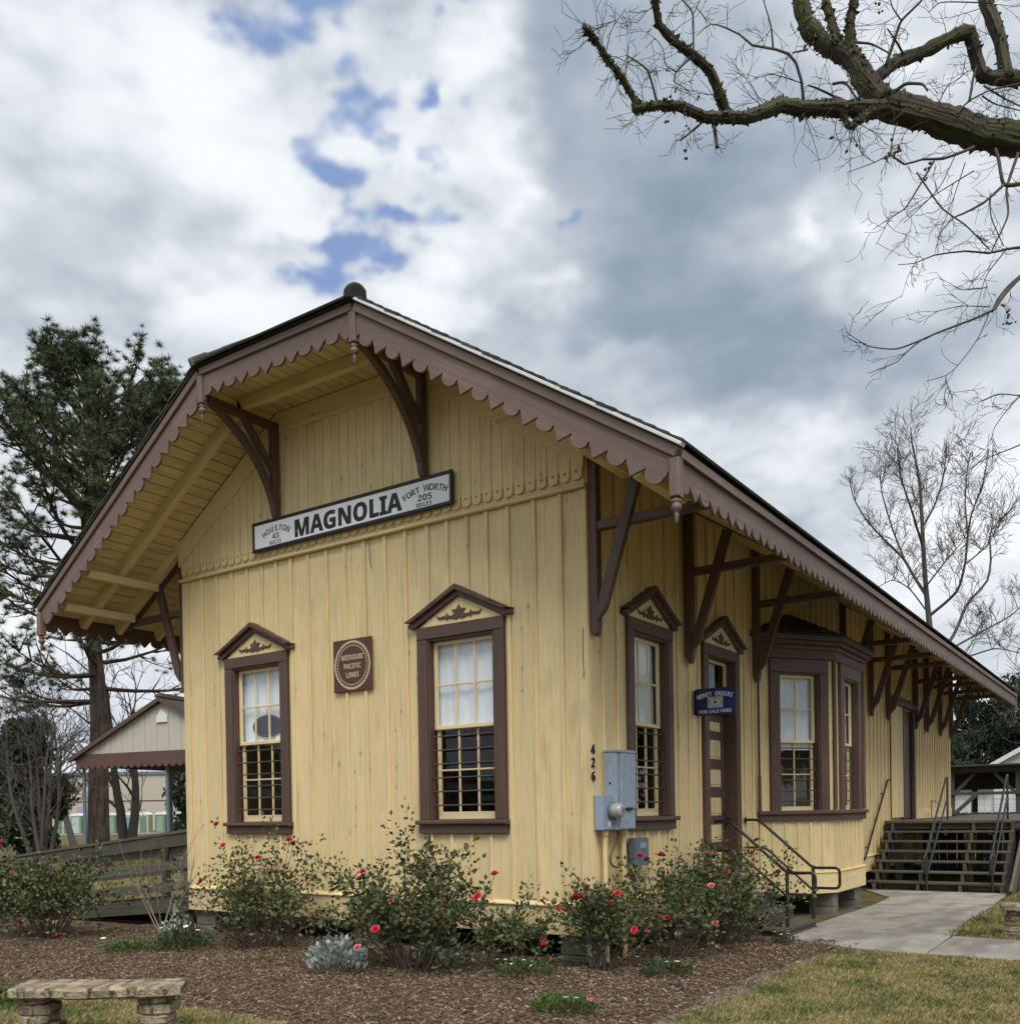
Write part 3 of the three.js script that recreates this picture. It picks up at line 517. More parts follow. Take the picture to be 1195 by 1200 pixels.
    for (let i = 0; i < rails.length - 1; i++) { Q('panel', rbx(-h + sx + .001, h - sx - .001, rails[i][1], rails[i + 1][0], zf - .040, zf - .022, .003), M.yellows[2]); if (i < 5) Q('panel', rbx(-h + sx + .03, h - sx - .03, rails[i][1] + .03, rails[i + 1][0] - .03, zf - .022, zf - .010, .006), M.yellows[0]); }
    Q('handle', lathe([[0, 0], [.03, .002], [.03, .012], [.012, .016], [.012, .05], [.028, .055], [.032, .075], [.02, .09], [0, .092]]).rotateX(Math.PI / 2).translate(h - .055, 1.36, zf), M.black); Q('handle_plate', rbx(h - .08, h - .03, 1.22, 1.46, zf - .001, zf + .006, .003), M.black);
    Q('transom_bar', rbx(-h, h, 2.765, 2.85, -.18, -.02, .006, 'x'), M.browns[0]);
    sash(g, Mx, -h + .003, h - .003, 2.853, 3.457, -.085, 1, 1, { bottom: .05 });
    const ty = 3.605, w = c - .08; Q('tympanum', ext(poly([[-w - .05, ty], [w + .05, ty], [0, 3.905]]), .030), M.yellows[2]); Q('ornament', ext(ornament(), .016, 'x', .003).translate(0, 3.650, .030), M.browns[0]);
    for (const s of [1, -1]) for (const [t0, t1, z0, z1, m] of [[-.005, .060, .001, .075, M.browns[0]], [.055, .082, .002, .125, M.browns[1]]]) { const e = ext(poly([[s * (c + t1 * .25 + .015), 3.60 + t0], [0, 3.60 + t0 + .295], [0, 3.60 + t1 + .33], [s * (c + .11), 3.60 + t1 - .02], [s * (c + .11), 3.60 + t0 + .01]]), z1 - z0, 'x', .005); e.translate(0, 0, z0); Q('pediment_moulding', e, m); }
  }

  // ---- telegraph bay: two canted faces and a front face under a little hipped roof
  {
    const g = sub('bay_window', D), pts = [[0, -4.87], [.76, -6.0], [.76, -7.58], [0, -8.72]];
    const face = (a, b) => { const dx = b[0] - a[0], dz = b[1] - a[1], L3 = Math.hypot(dx, dz), ux = V(dx / L3, 0, dz / L3); return [new THREE.Matrix4().makeBasis(ux, V(0, 1, 0), new THREE.Vector3().crossVectors(ux, V(0, 1, 0))).setPosition(a[0], 0, a[1]), L3]; };
    pts.slice(0, 3).forEach((a, i) => {
      const [F, L3] = face(a, pts[i + 1]), Q = (n, ge, m) => P(n, ge, m, g, F), ow = [.72, .78, .72][i], cw = [1.04, 1.16, 1.04][i], mid = L3 / 2 + (i === 0 ? .03 : 0), a0 = mid - cw / 2, a1 = mid + cw / 2, o0 = mid - ow / 2, o1 = mid + ow / 2;
      Q('sheathing', ext(poly([[.02, .3], [L3 - .02, .3], [L3 - .02, 3.75], [.02, 3.75]], [[[o0, 1.44], [o0, 3.46], [o1, 3.46], [o1, 1.44]]]), .08).translate(0, 0, -.105), M.interior);
      const n = Math.round(L3 / .235); for (let k = 0; k < n; k++) { const x0 = .012 + k * (L3 - .024) / n, x1 = .012 + (k + 1) * (L3 - .024) / n; Q('board', bx(x0 + .002, x1 - .002, SK1, 1.28, -.022, 0), pick(M.yellows, dr)); if (k) Q('batten', ext(poly([[x0 - .022, SK1], [x0 + .022, SK1], [x0 + .022, 1.28], [x0 - .022, 1.28]]), .018, 'y', .006), pick(M.yellows, dr)); }
      Q('board', bx(.012, a0, 1.28, 3.66, -.022, .0), M.yellows[2]); Q('board', bx(a1, L3 - .012, 1.28, 3.66, -.022, .0), M.yellows[1]);
      Q('board', bx(a0, a1, 1.28, 1.43, -.022, -.001), M.yellows[1]); Q('board', bx(a0, o0, 1.43, 3.66, -.022, -.001), M.yellows[1]); Q('board', bx(o1, a1, 1.43, 3.66, -.022, -.001), M.yellows[1]); Q('board', bx(o0, o1, 3.47, 3.66, -.022, -.001), M.yellows[1]);
      Q('skirt_board', rbx(-.006, L3 + .006, SK0, SK1, .0, .032, .004, 'x'), M.yellows[2]); Q('drip_cap', rbx(-.01, L3 + .01, SK1 + .001, SK1 + .03, .0, .045, .008, 'x'), M.yellows[0]);
      Q('sill', rbx(-.03, L3 + .03, 1.395, 1.455, .0, .09, .012, 'x'), M.browns[0]); Q('apron', rbx(-.015, L3 + .015, 1.30, 1.394, .0, .05, .006, 'x'), M.browns[1]);
      Q('frieze', rbx(-.02, L3 + .02, 3.661, 3.80, -.01, .045, .006, 'x'), M.browns[1]);
      windowParts(g, F.clone().multiply(new THREE.Matrix4().makeTranslation(mid, 0, 0)), { ow, cw, cols: 2, head: 3.655, pediment: false, sill: false, folds: 34, lift: -.13 });
    });
    for (const [x, z] of [[.775, -5.98], [.775, -7.60]]) P('corner_post', (() => { const b = new Buf(); b.tube([V(x, 1.46, z), V(x, 3.66, z)], [.03, .03], 10); return b.geo(); })(), M.brown, g);
    // cornice and roof
    const ring = (d) => [[0, -4.87 + d * 1.5], [.76 + d, -6.0 + d * .5], [.76 + d, -7.58 - d * .5], [0, -8.72 - d * 1.5]];
    const slab = (d, y0, y1, m, n) => { const s = poly(ring(d).map(([x, z]) => [x, -z])); const e = ext(s, y1 - y0, 'x', .008); e.rotateX(-Math.PI / 2); e.translate(0, y0, 0); P(n, e, m, g); };
    slab(.07, 3.801, 3.86, M.browns[0], 'cornice'); slab(.13, 3.862, 3.92, M.browns[1], 'cornice'); slab(.19, 3.922, 3.965, M.browns[0], 'cornice'); slab(.20, 3.967, 3.98, M.galvDark, 'drip_edge');
    const r = ring(.19), tp = [[.02, -6.2], [.02, -7.4]], q = (p, y) => V(p[0], y, p[1]);
    for (let k = 0; k < 6; k++) { // courses of shingles
      const t0 = k / 6, t1 = (k + 1) / 6 + .02, ly = t => lerp(3.99, 4.48, t), lp = (p, s, t) => [lerp(p[0], s[0], t), lerp(p[1], s[1], t)];
      const A = [lp(r[0], tp[0], t0), lp(r[1], tp[0], t0), lp(r[2], tp[1], t0), lp(r[3], tp[1], t0)], B = [lp(r[0], tp[0], t1), lp(r[1], tp[0], t1), lp(r[2], tp[1], t1), lp(r[3], tp[1], t1)];
      for (let i = 0; i < 3; i++) P('shingle_course', plate([q(A[i], ly(t0) + .02), q(A[i + 1], ly(t0) + .02), q(B[i + 1], ly(t1)), q(B[i], ly(t1))], .02, 'x'), pick(M.shingles, dr), g);
    }
  }

  // ---- freight door on the far part of the right wall
  {
    const g = sub('freight_door', D), Q = (n, ge, m) => P(n, ge, m, g, side);
    for (let k = 0; k < 4; k++) Q('door_board', rbx(12.82 + k * .255, 13.07 + k * .255, 1.24, 3.66, .03, .06, .006), pick(M.yellows, dr));
    Q('casing', rbx(13.84, 13.99, 1.2, 3.64, .0, .075, .006), M.brown); Q('casing', rbx(14.92, 15.07, 1.2, 3.64, .0, .075, .006), M.brown); Q('casing_head', rbx(12.75, 15.12, 3.67, 3.80, .0, .11, .008, 'x'), M.brown);
    for (let k = 0; k < 4; k++) Q('door_plank', rbx(13.995 + k * .231, 14.222 + k * .231, 1.21, 3.64, -.06, -.02, .006), pick(M.browns, dr));
    Q('track', rbx(12.7, 15.2, 3.82, 3.87, .03, .07, .006, 'x'), M.bar);
  }

  // ---- piers of concrete block under the sills
  const pier = (x0, x1, z0, z1, n, y1 = SK0) => { const g = sub('pier', D), y0 = -.2, h = (y1 - y0) / n; for (let k = 0; k < n; k++) P('concrete_block', rbx(x0 + (k % 2) * .006, x1 - (k % 2) * .004, y0 + k * h + .004, y0 + (k + 1) * h - .003, z0, z1, .008, 'x'), M.block, g); };
  pier(-.40, -.02, -.42, -.03, 2); pier(-3.35, -2.95, -.42, -.05, 2); pier(-6.35, -5.95, -.42, -.05, 2);
  for (const z of [-2.4, -4.6, -9.4, -12, -15, -18]) { pier(-.42, -.05, z - .4, z, 2); }
  pier(.36, .73, -6.22, -5.98, 2, .222); pier(.36, .73, -7.55, -7.15, 2, .222);
  seat(depot, XC, -.1, -9.85);
}
// ---------------------------------------------------------------- ground, paths, bed
const GY = -.11;
{
  const g = new THREE.PlaneGeometry(900, 900, 1, 1); g.rotateX(-Math.PI / 2); uvm(g, 'z'); const m = part('ground', g, M.lawn, scene); scene.remove(m); m.position.y = GY; structure(m, 'ground');
}
{ // concrete walk, poured in slabs
  const path = structure(new THREE.Group(), 'path'), r = RNG(3);
  const slabs = [[[.05, -10.42], [2.50, -10.42], [2.58, -7.42], [.92, -7.42], [.86, -8.9]], [[.92, -7.40], [2.58, -7.40], [2.64, -4.20], [.86, -4.36]], [[.86, -4.34], [2.64, -4.18], [2.66, -2.44], [1.9, -2.62], [.98, -3.02], [.90, -3.1]], [[2.665, -4.12], [5.4, -4.02], [5.4, -2.38], [2.675, -2.44]], [[5.42, -4.02], [8.2, -3.95], [8.2, -2.34], [5.42, -2.38]], [[8.22, -3.95], [14, -3.9], [14, -2.3], [8.22, -2.34]]];
  slabs.forEach((pts, i) => { const e = ext(poly(pts.map(([x, z]) => [x, -z])), .12, 'x', .008); e.rotateX(-Math.PI / 2); e.translate(0, -.205 - i * .0015, 0); uvm(e, 'z', i * .7, i * .4); part('slab', e, M.concretes[i % 3], path); });
}
// the planting bed: an uneven sheet of bark mulch with loose chips
const bedEdge = [[-6.6, -1.0], [-12, -.2], [-12, 4.2], [-5.2, 4.1], [-4.1, 3.83], [-3.4, 3.72], [-2.8, 3.55], [-1.7, 3.36], [-.83, 3.40], [-.2, 3.6], [.6, 3.55], [1.35, 2.9], [1.58, 1.84], [1.56, .94], [1.52, -.16], [1.60, -1.45], [1.72, -2.2], [1.7, -2.62], [.95, -3.0], [.2, -3.2], [0, -3.4], [-.4, -3.4], [-.4, -.6], [-6.0, -.6]];
function inside(x, z, P) { let c = false; for (let i = 0, j = P.length - 1; i < P.length; j = i++) { const [xi, zi] = P[i], [xj, zj] = P[j]; if ((zi > z) !== (zj > z) && x < (xj - xi) * (z - zi) / (zj - zi) + xi) c = !c; } return c; }
const edgeDist = (x, z, P) => { let d = 9; for (let i = 0, j = P.length - 1; i < P.length; j = i++) { const [ax, az] = P[j], [bx2, bz] = P[i], t = clamp(((x - ax) * (bx2 - ax) + (z - az) * (bz - az)) / ((bx2 - ax) ** 2 + (bz - az) ** 2)); d = Math.min(d, Math.hypot(x - lerp(ax, bx2, t), z - lerp(az, bz, t))); } return d; };
const bedY = (x, z) => GY + .012 + .035 * smooth(0, .5, inside(x, z, bedEdge) ? edgeDist(x, z, bedEdge) : 0) + .03 * perlin.noise(x * 1.3, 2, z * 1.3) * smooth(0, .6, edgeDist(x, z, bedEdge)) + .012 * perlin.noise(x * 6, 5, z * 6);
{
  const P = [], I = [], st = .08, nx = Math.ceil(14 / st), nz = Math.ceil(8 / st), id = new Map();
  const vid = (i, j) => { const k = i * 1000 + j; if (!id.has(k)) { const x = -12 + i * st, z = -3.5 + j * st; id.set(k, P.length / 3); P.push(x, bedY(x, z), z); } return id.get(k); };
  for (let i = 0; i < nx; i++) for (let j = 0; j < nz; j++) if (inside(-12 + (i + .5) * st, -3.5 + (j + .5) * st, bedEdge)) { const a = vid(i, j), b = vid(i + 1, j), c = vid(i + 1, j + 1), d = vid(i, j + 1); I.push(a, d, b, b, d, c); }
  const g = new THREE.BufferGeometry(); g.setAttribute('position', new THREE.Float32BufferAttribute(P, 3)); g.setIndex(I); g.computeVertexNormals(); uvm(g, 'z');
  const m = new THREE.Mesh(g, M.mulch); m.receiveShadow = true; structure(m, 'mulch_bed');
  // bare sandy strip between bed and lawn, along the right edge
  const e = []; for (let k = 0; k <= 70; k++) { const z = 3.1 - k * .08; e.push([1.47 + .10 * smooth(1.5, 3.1, z) * -2 + .10 * smooth(-1, -2.5, z) + .10 * perlin.noise(z * 1.7, 4, 0) + .05 * perlin.noise(z * 7, 4, 2), z]); } for (let k = 70; k >= 0; k--) { const z = 3.1 - k * .08; e.push([1.86 - .12 * smooth(1.8, 3.1, z) + .12 * smooth(-1.2, -2.5, z) + .06 * perlin.noise(z * 1.3, 8, 0) + .05 * perlin.noise(z * 6, 9, 2), z]); }
  const sh = ext(poly(e.map(([x, z]) => [x, -z])), .02, 'x'); sh.rotateX(-Math.PI / 2); sh.translate(0, GY - .013, 0); const dm = new THREE.Mesh(sh, M.dirt); structure(dm, 'bare_soil');
}
function scatter(name, label, category, geo, mat, n, region, rnd, place, color) {
  const im = new THREE.InstancedMesh(geo, mat, n), o = new THREE.Object3D(), c = new THREE.Color(); let k = 0, guard = 0;
  while (k < n && guard++ < n * 20) { const x = lerp(region[0], region[1], rnd()), z = lerp(region[2], region[3], rnd()); if (!place(o, x, z, rnd)) continue; o.updateMatrix(); im.setMatrixAt(k, o.matrix); color(c, rnd, x, z); im.setColorAt(k, c); k++; }
  im.count = k; im.castShadow = im.receiveShadow = true; im.name = numbered(name); im.userData = { label, category, kind: 'stuff' }; scene.add(im); return im;
}
{
  const chip = new THREE.BoxGeometry(1, .10, .22), r = RNG(21), cm = std({ roughness: 1 });
  { const p = chip.attributes.position; for (let i = 0; i < p.count; i++) if (p.getX(i) > 0) { p.setZ(i, p.getZ(i) * .5); p.setY(i, p.getY(i) + .05); } chip.computeVertexNormals(); }
  scatter('bark_mulch', 'loose brown bark chips and needles covering the planting bed', 'mulch', chip, cm, 52000, [-7.5, 1.9, -3.1, 4.1], r, (o, x, z, q) => {
    if (!inside(x, z, bedEdge)) { const e = (1.92 - x) / .42; if (!(x > 1.35 && x < 1.92 && z < 3.2 && q() < .03 + .5 * e * e)) return false; }
    const s = .014 + q() * q() * q() * .085; o.position.set(x, bedY(x, z) + .004 + q() * .012, z); o.rotation.set((q() - .5) * .7, q() * 6.28, (q() - .5) * .6); o.scale.set(s, .05 + q() * .06, .03 + q() * .05); return true;
  }, (c, q) => { const t = q(); t < .72 ? c.setRGB(.118, .079, .051).multiplyScalar(.5 + q() * 1.1) : t < .93 ? c.setRGB(.25, .185, .12).multiplyScalar(.7 + q() * .6) : c.setRGB(.38, .33, .255).multiplyScalar(.8 + q() * .4); });
  // grass: tufts of short blades, half of them dormant
  const b = new Buf(), gr = RNG(31);
  for (let k = 0; k < 6; k++) { const a = gr() * 6.28, l = .6 + gr() * .6, w = .05, lean = .35 + gr() * .5, dx = Math.cos(a), dz = Math.sin(a), ox = (gr() - .5) * .9, oz = (gr() - .5) * .9; b.face(V(ox - dz * w, 0, oz + dx * w), V(ox + dz * w, 0, oz - dx * w), V(ox + dx * lean * .4 * l + dz * w * .7, l * .6, oz + dz * lean * .4 * l - dx * w * .7), V(ox + dx * lean * l, l, oz + dz * lean * l)); }
  const tuft = b.geo(), gm = std({ roughness: .9, side: THREE.DoubleSide });
  const onPath = (x, z) => (x > .0 && x < 2.6 && z < -2.5 && z > -10.4) || (z < -2.4 && z > -4.1 && x > .9);
  const grassColor = (c, q, x, z) => { const g2 = smooth(-.12, .55, perlin.noise(x * 1.6, 3, z * 1.6) + perlin.noise(x * 5, 1, z * 5) * .5 + (q() - .5) * .9); c.setRGB(lerp(.36, .11, g2), lerp(.30, .14, g2), lerp(.135, .038, g2)).multiplyScalar(.6 + q() * .75); };
  const set = (h) => (o, x, z, q) => { if (inside(x, z, bedEdge) || onPath(x, z) || (x < .1 && z < .2 && x > -6.5)) return false; if (z < 3 && z > -2.5 && x < 1.72 + .16 * perlin.noise(x * 2, 0, z * 2.2) + .08 * perlin.noise(x * 9, 3, z * 9) + q() * .16 && x > 1.2) return false; o.position.set(x, GY, z); o.rotation.set(0, q() * 6.28, 0); const s = h * (.7 + q() * .8); o.scale.set(s, s * (.6 + q() * .5), s); return true; };
  scatter('grass', 'short half dormant lawn grass beside the concrete walk', 'grass', tuft, gm, 60000, [1.6, 4.6, -2.45, 3.6], gr, set(.034), grassColor);
  scatter('grass', 'strip of dry lawn grass in front of the mulch bed under the bench', 'grass', tuft, gm, 34000, [-4.6, .6, 3.2, 5.6], gr, set(.034), grassColor);
  scatter('grass', 'greener grass patch between the walk and the wooden stairs', 'grass', tuft, gm, 16000, [2.5, 5.5, -10.5, -4.0], gr, set(.045), grassColor);
  scatter('grass', 'lawn grass beyond the wooden ramp under the pine', 'grass', tuft, gm, 22000, [-30, -7, -22, -2], gr, set(.08), grassColor);
}

// ---------------------------------------------------------------- plants in the bed
const leafGeo = (() => { // folded leaf along +y
  const b = new Buf(), w = .33; const A = V(0, 0, 0), B = V(0, 1, .06), Lm = V(-w, .45, .09), Rm = V(w, .45, .09), c = V(0, .5, 0);
  b.face(A, c, Lm); b.face(Lm, c, B); b.face(A, Rm, c); b.face(Rm, B, c); return b.geo();
})();
const roseGeo = (() => { // cupped rings of petals
  const b = new Buf(), r = RNG(8);
  for (const [n, rad, y, tilt] of [[6, 1, -.1, .35], [5, .78, .12, .75], [4, .5, .3, 1.15]]) for (let k = 0; k < n; k++) {
    const a = k / n * 6.28 + rad * 3 + r() * .3, ca = Math.cos(a), sa = Math.sin(a), pt = (u, v) => V(ca * u - sa * v, 0, sa * u + ca * v), w = rad * .62, h = Math.sin(tilt) * rad, d = Math.cos(tilt) * rad;
    const p0 = pt(.06, 0).setY(y - .15), p1 = pt(.06 + d * .6, w).setY(y + h * .45), p2 = pt(.06 + d, w * .5).setY(y + h), p3 = pt(.06 + d * .98, -w * .5).setY(y + h * 1.03), p4 = pt(.06 + d * .6, -w).setY(y + h * .45);
    b.face(p0, p1, p2, p3, p4);
  }
  return b.geo();
})();
const roseMats = [[.66, .055, .095], [.52, .03, .06], [.76, .25, .32], [.34, .03, .05]].map(c => std({ color: new THREE.Color(...c), roughness: .7, side: THREE.DoubleSide }));
const leafMat = std({ roughness: .48, side: THREE.DoubleSide });
const caneMats = [std({ color: new THREE.Color(.13, .095, .065), roughness: .85 }), std({ color: new THREE.Color(.085, .10, .045), roughness: .8 })];
function leaves(parent, pts, rnd, size, colors) { // pts: [pos, dir]
  const im = new THREE.InstancedMesh(leafGeo, leafMat, pts.length), o = new THREE.Object3D(), c = new THREE.Color(), up = V(0, 1, 0);
  pts.forEach(([p, d], k) => { o.position.copy(p); o.quaternion.setFromUnitVectors(up, d); o.rotateY(rnd() * 6.28); const s = size * (.6 + rnd() * .7); o.scale.set(s, s, s); o.updateMatrix(); im.setMatrixAt(k, o.matrix); const q = colors[Math.floor(rnd() * colors.length)]; c.setRGB(...q).multiplyScalar(.65 + rnd() * .7); im.setColorAt(k, c); });
  im.name = 'foliage'; im.userData.kind = 'stuff'; im.castShadow = im.receiveShadow = true; parent.add(im); return im;
}
const dirR = r => { const a = r() * 6.28, y = r() * 2 - 1, s = Math.sqrt(1 - y * y); return V(Math.cos(a) * s, y, Math.sin(a) * s); };
const GREENS = [[.056, .088, .028], [.074, .112, .034], [.040, .062, .022], [.105, .130, .046], [.066, .070, .030], [.125, .090, .040]];
function roseBush(o) {
  const { x, z, h, w, d = w * .7, seed, stems = 16, dens = 1, label, roses = [], low = .3, size = .054, greens = GREENS } = o, r = RNG(seed), g = thing('rose_bush', label, 'rose bush', 'rose bushes in the mulch bed');
  const y0 = bedY(x, z) - .02, cane = new Buf(), lp = [], tips = [];
  const grow = (p, dir, len, rad, lev) => {
    const n = 6, pts = [p.clone()], rads = [rad], q = p.clone(), dd = dir.clone();
    for (let k = 1; k <= n; k++) {
      dd.add(dirR(r).multiplyScalar(.26)).add(V(0, lev ? .05 : .02, 0)).normalize(); q.addScaledVector(dd, len / n); pts.push(q.clone()); rads.push(rad * (1 - .72 * k / n));
      const hh = (q.y - y0) / h;
      if (lev > 0 || k > 2) { const cnt = (lev ? 2.8 : 1.1) * dens * smooth(low * .4, low + .3, hh) ; for (let i = 0; i < cnt; i++) { const s = dirR(r); lp.push([q.clone().addScaledVector(s, .02 + r() * .05), s.add(dd.clone().multiplyScalar(.5)).add(V(0, .15, 0)).normalize()]); } }
      if (lev < 2 && k >= 2 && r() < (lev ? .42 : .78)) grow(q, dd.clone().add(dirR(r).multiplyScalar(.95)).normalize(), len * (.38 + r() * .3), rads[k] * .75, lev + 1);
    }
    cane.tube(pts, rads, lev ? 3 : 5, false); tips.push(q.clone());
  };
  for (let k = 0; k < stems; k++) { const a = k / stems * 6.28 + r(), t = Math.sqrt(r()), tx = Math.cos(a) * w * .5 * t, tz = Math.sin(a) * d * .5 * t; const dir = V(tx, h * (.85 + .15 * r()) * (1 - .25 * t), tz); grow(V(x + tx * .22 + (r() - .5) * .08, y0, z + tz * .22 + (r() - .5) * .08), dir.clone().normalize(), dir.length() * (.72 + r() * .32), .007 + r() * .007, 0); }
  part('canes', cane.geo(), caneMats[0], g);
  leaves(g, lp.filter(([p]) => p.y > y0 + .03 && !(p.z < .06 && p.x < .02) && p.x > -12), r, size, greens);
  for (const [rx, ry, rz, s = .055, m = 0] of roses) { const f = part('rose', roseGeo, roseMats[m], g); f.position.set(rx, ry, rz); f.scale.setScalar(s * .82); f.rotation.set((r() - .5) * .9 + .4, r() * 6, (r() - .5) * .9); const b = new Buf(); b.tube([V(rx, ry - .01, rz), V(lerp(rx, x, .05), ry - .12, lerp(rz, z, .05)), V(lerp(rx, x, .16), ry - .3, lerp(rz, z, .16))], [.004, .004, .005], 4); part('stem', b.geo(), caneMats[1], g); }
  for (let k = 0; k < (stems > 12 ? 6 : 2); k++) { const q = tips[Math.floor(r() * tips.length)]; if (q.y < y0 + h * .35 || (q.z < .1 && q.x < .05)) continue; const f = part('rose', roseGeo, roseMats[[0, 2, 1][k % 3]], g); f.position.copy(q); f.scale.setScalar(.026 + r() * .02); f.rotation.set(r() * .9, r() * 6, r() * .9 - .4); }
  seat(g, x, y0, z); return g;
}
// bushes, one by one
roseBush({ x: -7.7, z: 1.35, h: .90, w: 2.1, d: 1.1, seed: 101, stems: 34, dens: 1.1, low: .25, label: 'wide dark rose bush with red blooms in front of the wooden ramp', roses: [[-7.99, .10, 1.55, .07], [-7.18, -.02, 1.5, .075], [-8.7, 1.2, 1.4, .06]] });
roseBush({ x: -4.1, z: .72, h: 1.02, w: 1.75, d: .9, seed: 102, stems: 30, dens: 0.7, low: 0.3, label: 'rose bush under the front window with the oval plaque', roses: [[-4.68, 1.15, .8, .055], [-3.52, 1.22, .8, .06], [-3.44, 1.18, .82, .05, 3], [-4.92, .72, .95, .05, 3]] });
roseBush({ x: -1.42, z: 1.12, h: .98, w: 1.65, d: .9, seed: 103, stems: 34, dens: 0.75, low: 0.32, label: 'tall rose bush with pink and red blooms behind the silver leaved plant', roses: [[-2.0, .84, 1.25, .05, 3], [-1.34, .67, 1.5, .055, 2], [-1.45, .40, 1.62, .06], [-1.63, .22, 1.68, .05, 2], [-.54, .71, 1.2, .06], [-.41, .92, 1.1, .055]] });
roseBush({ x: -.44, z: .55, h: .62, w: .7, d: .5, seed: 104, stems: 8, dens: 0.55, low: 0.5, label: 'thin leggy rose bush in front of the open crawl space', roses: [] });
roseBush({ x: .22, z: .22, h: .78, w: 0.9, d: 0.55, seed: 105, stems: 15, dens: 0.55, low: 0.5, label: 'rose bush at the building corner below the electric meter', roses: [[.06, .67, .42, .055], [.13, .75, .3, .045, 3], [.49, .71, .35, .05], [.71, .38, .45, .05]] });
roseBush({ x: .52, z: -.75, h: .92, w: 0.75, d: 0.7, seed: 106, stems: 17, dens: 0.6, low: 0.42, label: 'rose bush beside the small grey utility box', roses: [[.45, 1.04, -.2, .06], [.5, 1.0, -.26, .05, 3]] });
roseBush({ x: .58, z: -2.05, h: .92, w: 0.8, d: 1.35, seed: 107, stems: 26, dens: 0.75, low: 0.38, label: 'dense rose bush against the near handrail of the door steps', roses: [[.62, 1.01, -1.5, .05], [.6, .54, -1.95, .055, 2], [.62, .95, -2.9, .055], [.66, .82, -2.75, .05, 2]] });
// leafless shrub
{
  const g = thing('bare_shrub', 'leafless grey twiggy shrub in front of the ramp end', 'shrub'), b = new Buf(), r = RNG(55);
  const grow = (p, d, len, rad, lev) => { const pts = [p.clone()], rads = [rad], q = p.clone(), dd = d.clone(); for (let k = 1; k <= 5; k++) { dd.add(dirR(r).multiplyScalar(.16)).normalize(); q.addScaledVector(dd, len / 5); pts.push(q.clone()); rads.push(rad * (1 - .65 * k / 5)); if (lev < 3 && k > 1 && r() < .62) grow(q, dd.clone().add(dirR(r).multiplyScalar(.6)).add(V(0, .2, 0)).normalize(), len * .55, rads[k] * .8, lev + 1); } b.tube(pts, rads, lev ? 3 : 6, false); };
  for (let k = 0; k < 6; k++) { const a = k * 1.05; grow(V(-6.2, -.1, .6), V(Math.cos(a) * .45, 1, Math.sin(a) * .35).normalize(), .85 + r() * .25, .014, 0); }
  part('branches', b.geo(), M.greyTwig, g); seat(g, -6.2, -.1, .6);
}
// low flower clumps
const petalGeo = (() => { const b = new Buf(); for (let k = 0; k < 5; k++) { const a = k / 5 * 6.28, c = Math.cos(a), s = Math.sin(a); b.face(V(0, 0, 0), V(c * .7 - s * .45, .15, s * .7 + c * .45), V(c, .2, s), V(c * .7 + s * .45, .15, s * .7 - c * .45)); } return b.geo(); })();
const petalMats = [[.80, .80, .78], [.55, .05, .16], [.78, .45, .55]].map(c => std({ color: new THREE.Color(...c), roughness: .7, side: THREE.DoubleSide }));
function clump(x, z, w, h, seed, label, greens, flowers, size = .035, category = 'flowers', name = 'flower_clump', n = 420) {
  const r = RNG(seed), g = thing(name, label, category), y0 = bedY(x, z), pts = [], st = new Buf();
  for (let k = 0; k < n; k++) { const a = r() * 6.28, t = Math.sqrt(r()), hh = h * (.25 + .75 * r()) * (1 - .5 * t * t), p = V(x + Math.cos(a) * w * .5 * t, y0 + hh, z + Math.sin(a) * w * .4 * t); pts.push([p, V(Math.cos(a) * t, .5 + r(), Math.sin(a) * t).normalize()]); if (k % 9 === 0) st.tube([V(x + (p.x - x) * .5, y0 - .01, z + (p.z - z) * .5), p], [.003, .002], 3, false); }
  part('stems', st.geo(), caneMats[1], g); leaves(g, pts, r, size, greens);
  for (let k = 0; k < flowers.length; k++) { const [dx, dz, m, s = .022] = flowers[k], f = part('flower', petalGeo, petalMats[m], g); f.position.set(x + dx, y0 + h * (.85 + r() * .2), z + dz); f.scale.setScalar(s); f.rotation.set(.5 * (r() - .3), r() * 6, .5 * (r() - .5)); }
  return seat(g, x, y0, z);
}
const LUSH = [[.075, .125, .030], [.095, .15, .035], [.055, .10, .028]], SILVER = [[.36, .40, .38], [.27, .32, .31], [.19, .23, .22], [.44, .47, .44]], DARKG = [[.045, .075, .03], [.06, .095, .035]];
clump(-5.15, 1.75, .75, .16, 201, 'low bright green clump with two white flowers behind the stone bench', LUSH, [[-.3, .18, 0, .035], [.25, .1, 0]], .035, 'flowers', 'flower_clump', 520);
clump(-4.78, 1.30, .75, .30, 202, 'dark green leafy clump with white blooms beside the bare shrub', DARKG, [[-.2, .2, 0], [.05, .2, 0, .03], [.22, .15, 0, .035], [.3, .05, 0, .03], [-.1, .25, 0]], .045, 'flowers', 'flower_clump', 620);
clump(-1.98, 1.62, .62, .34, 203, 'silver leaved dusty miller plant below the tall rose bush', SILVER, [], .075, 'plant', 'silver_plant', 300);
clump(-1.22, .95, .55, .40, 204, 'silver leaved dusty miller half hidden behind the rose canes', SILVER, [], .05, 'plant', 'silver_plant', 200);
clump(-5.72, .72, .40, .36, 205, 'small silver leaved plant at the foot of the bare shrub', SILVER, [], .05, 'plant', 'silver_plant', 120);
clump(-.24, .87, .62, .17, 206, 'green clump dotted with small white flowers before the crawl space', LUSH.concat(DARKG), [[-.25, .1, 0, .018], [-.12, .15, 0, .018], [.02, .05, 0, .018], [.15, .12, 0, .02], [.2, .2, 0, .016], [-.02, .2, 0, .018]], .035);
clump(.93, 2.10, .52, .15, 207, 'bright green clump with a magenta bloom and two white ones', LUSH, [[.1, .12, 0, .022], [.18, .10, 0, .02], [.27, .04, 1, .035], [.24, .0, 1, .03]], .035, 'flowers', 'flower_clump', 520);
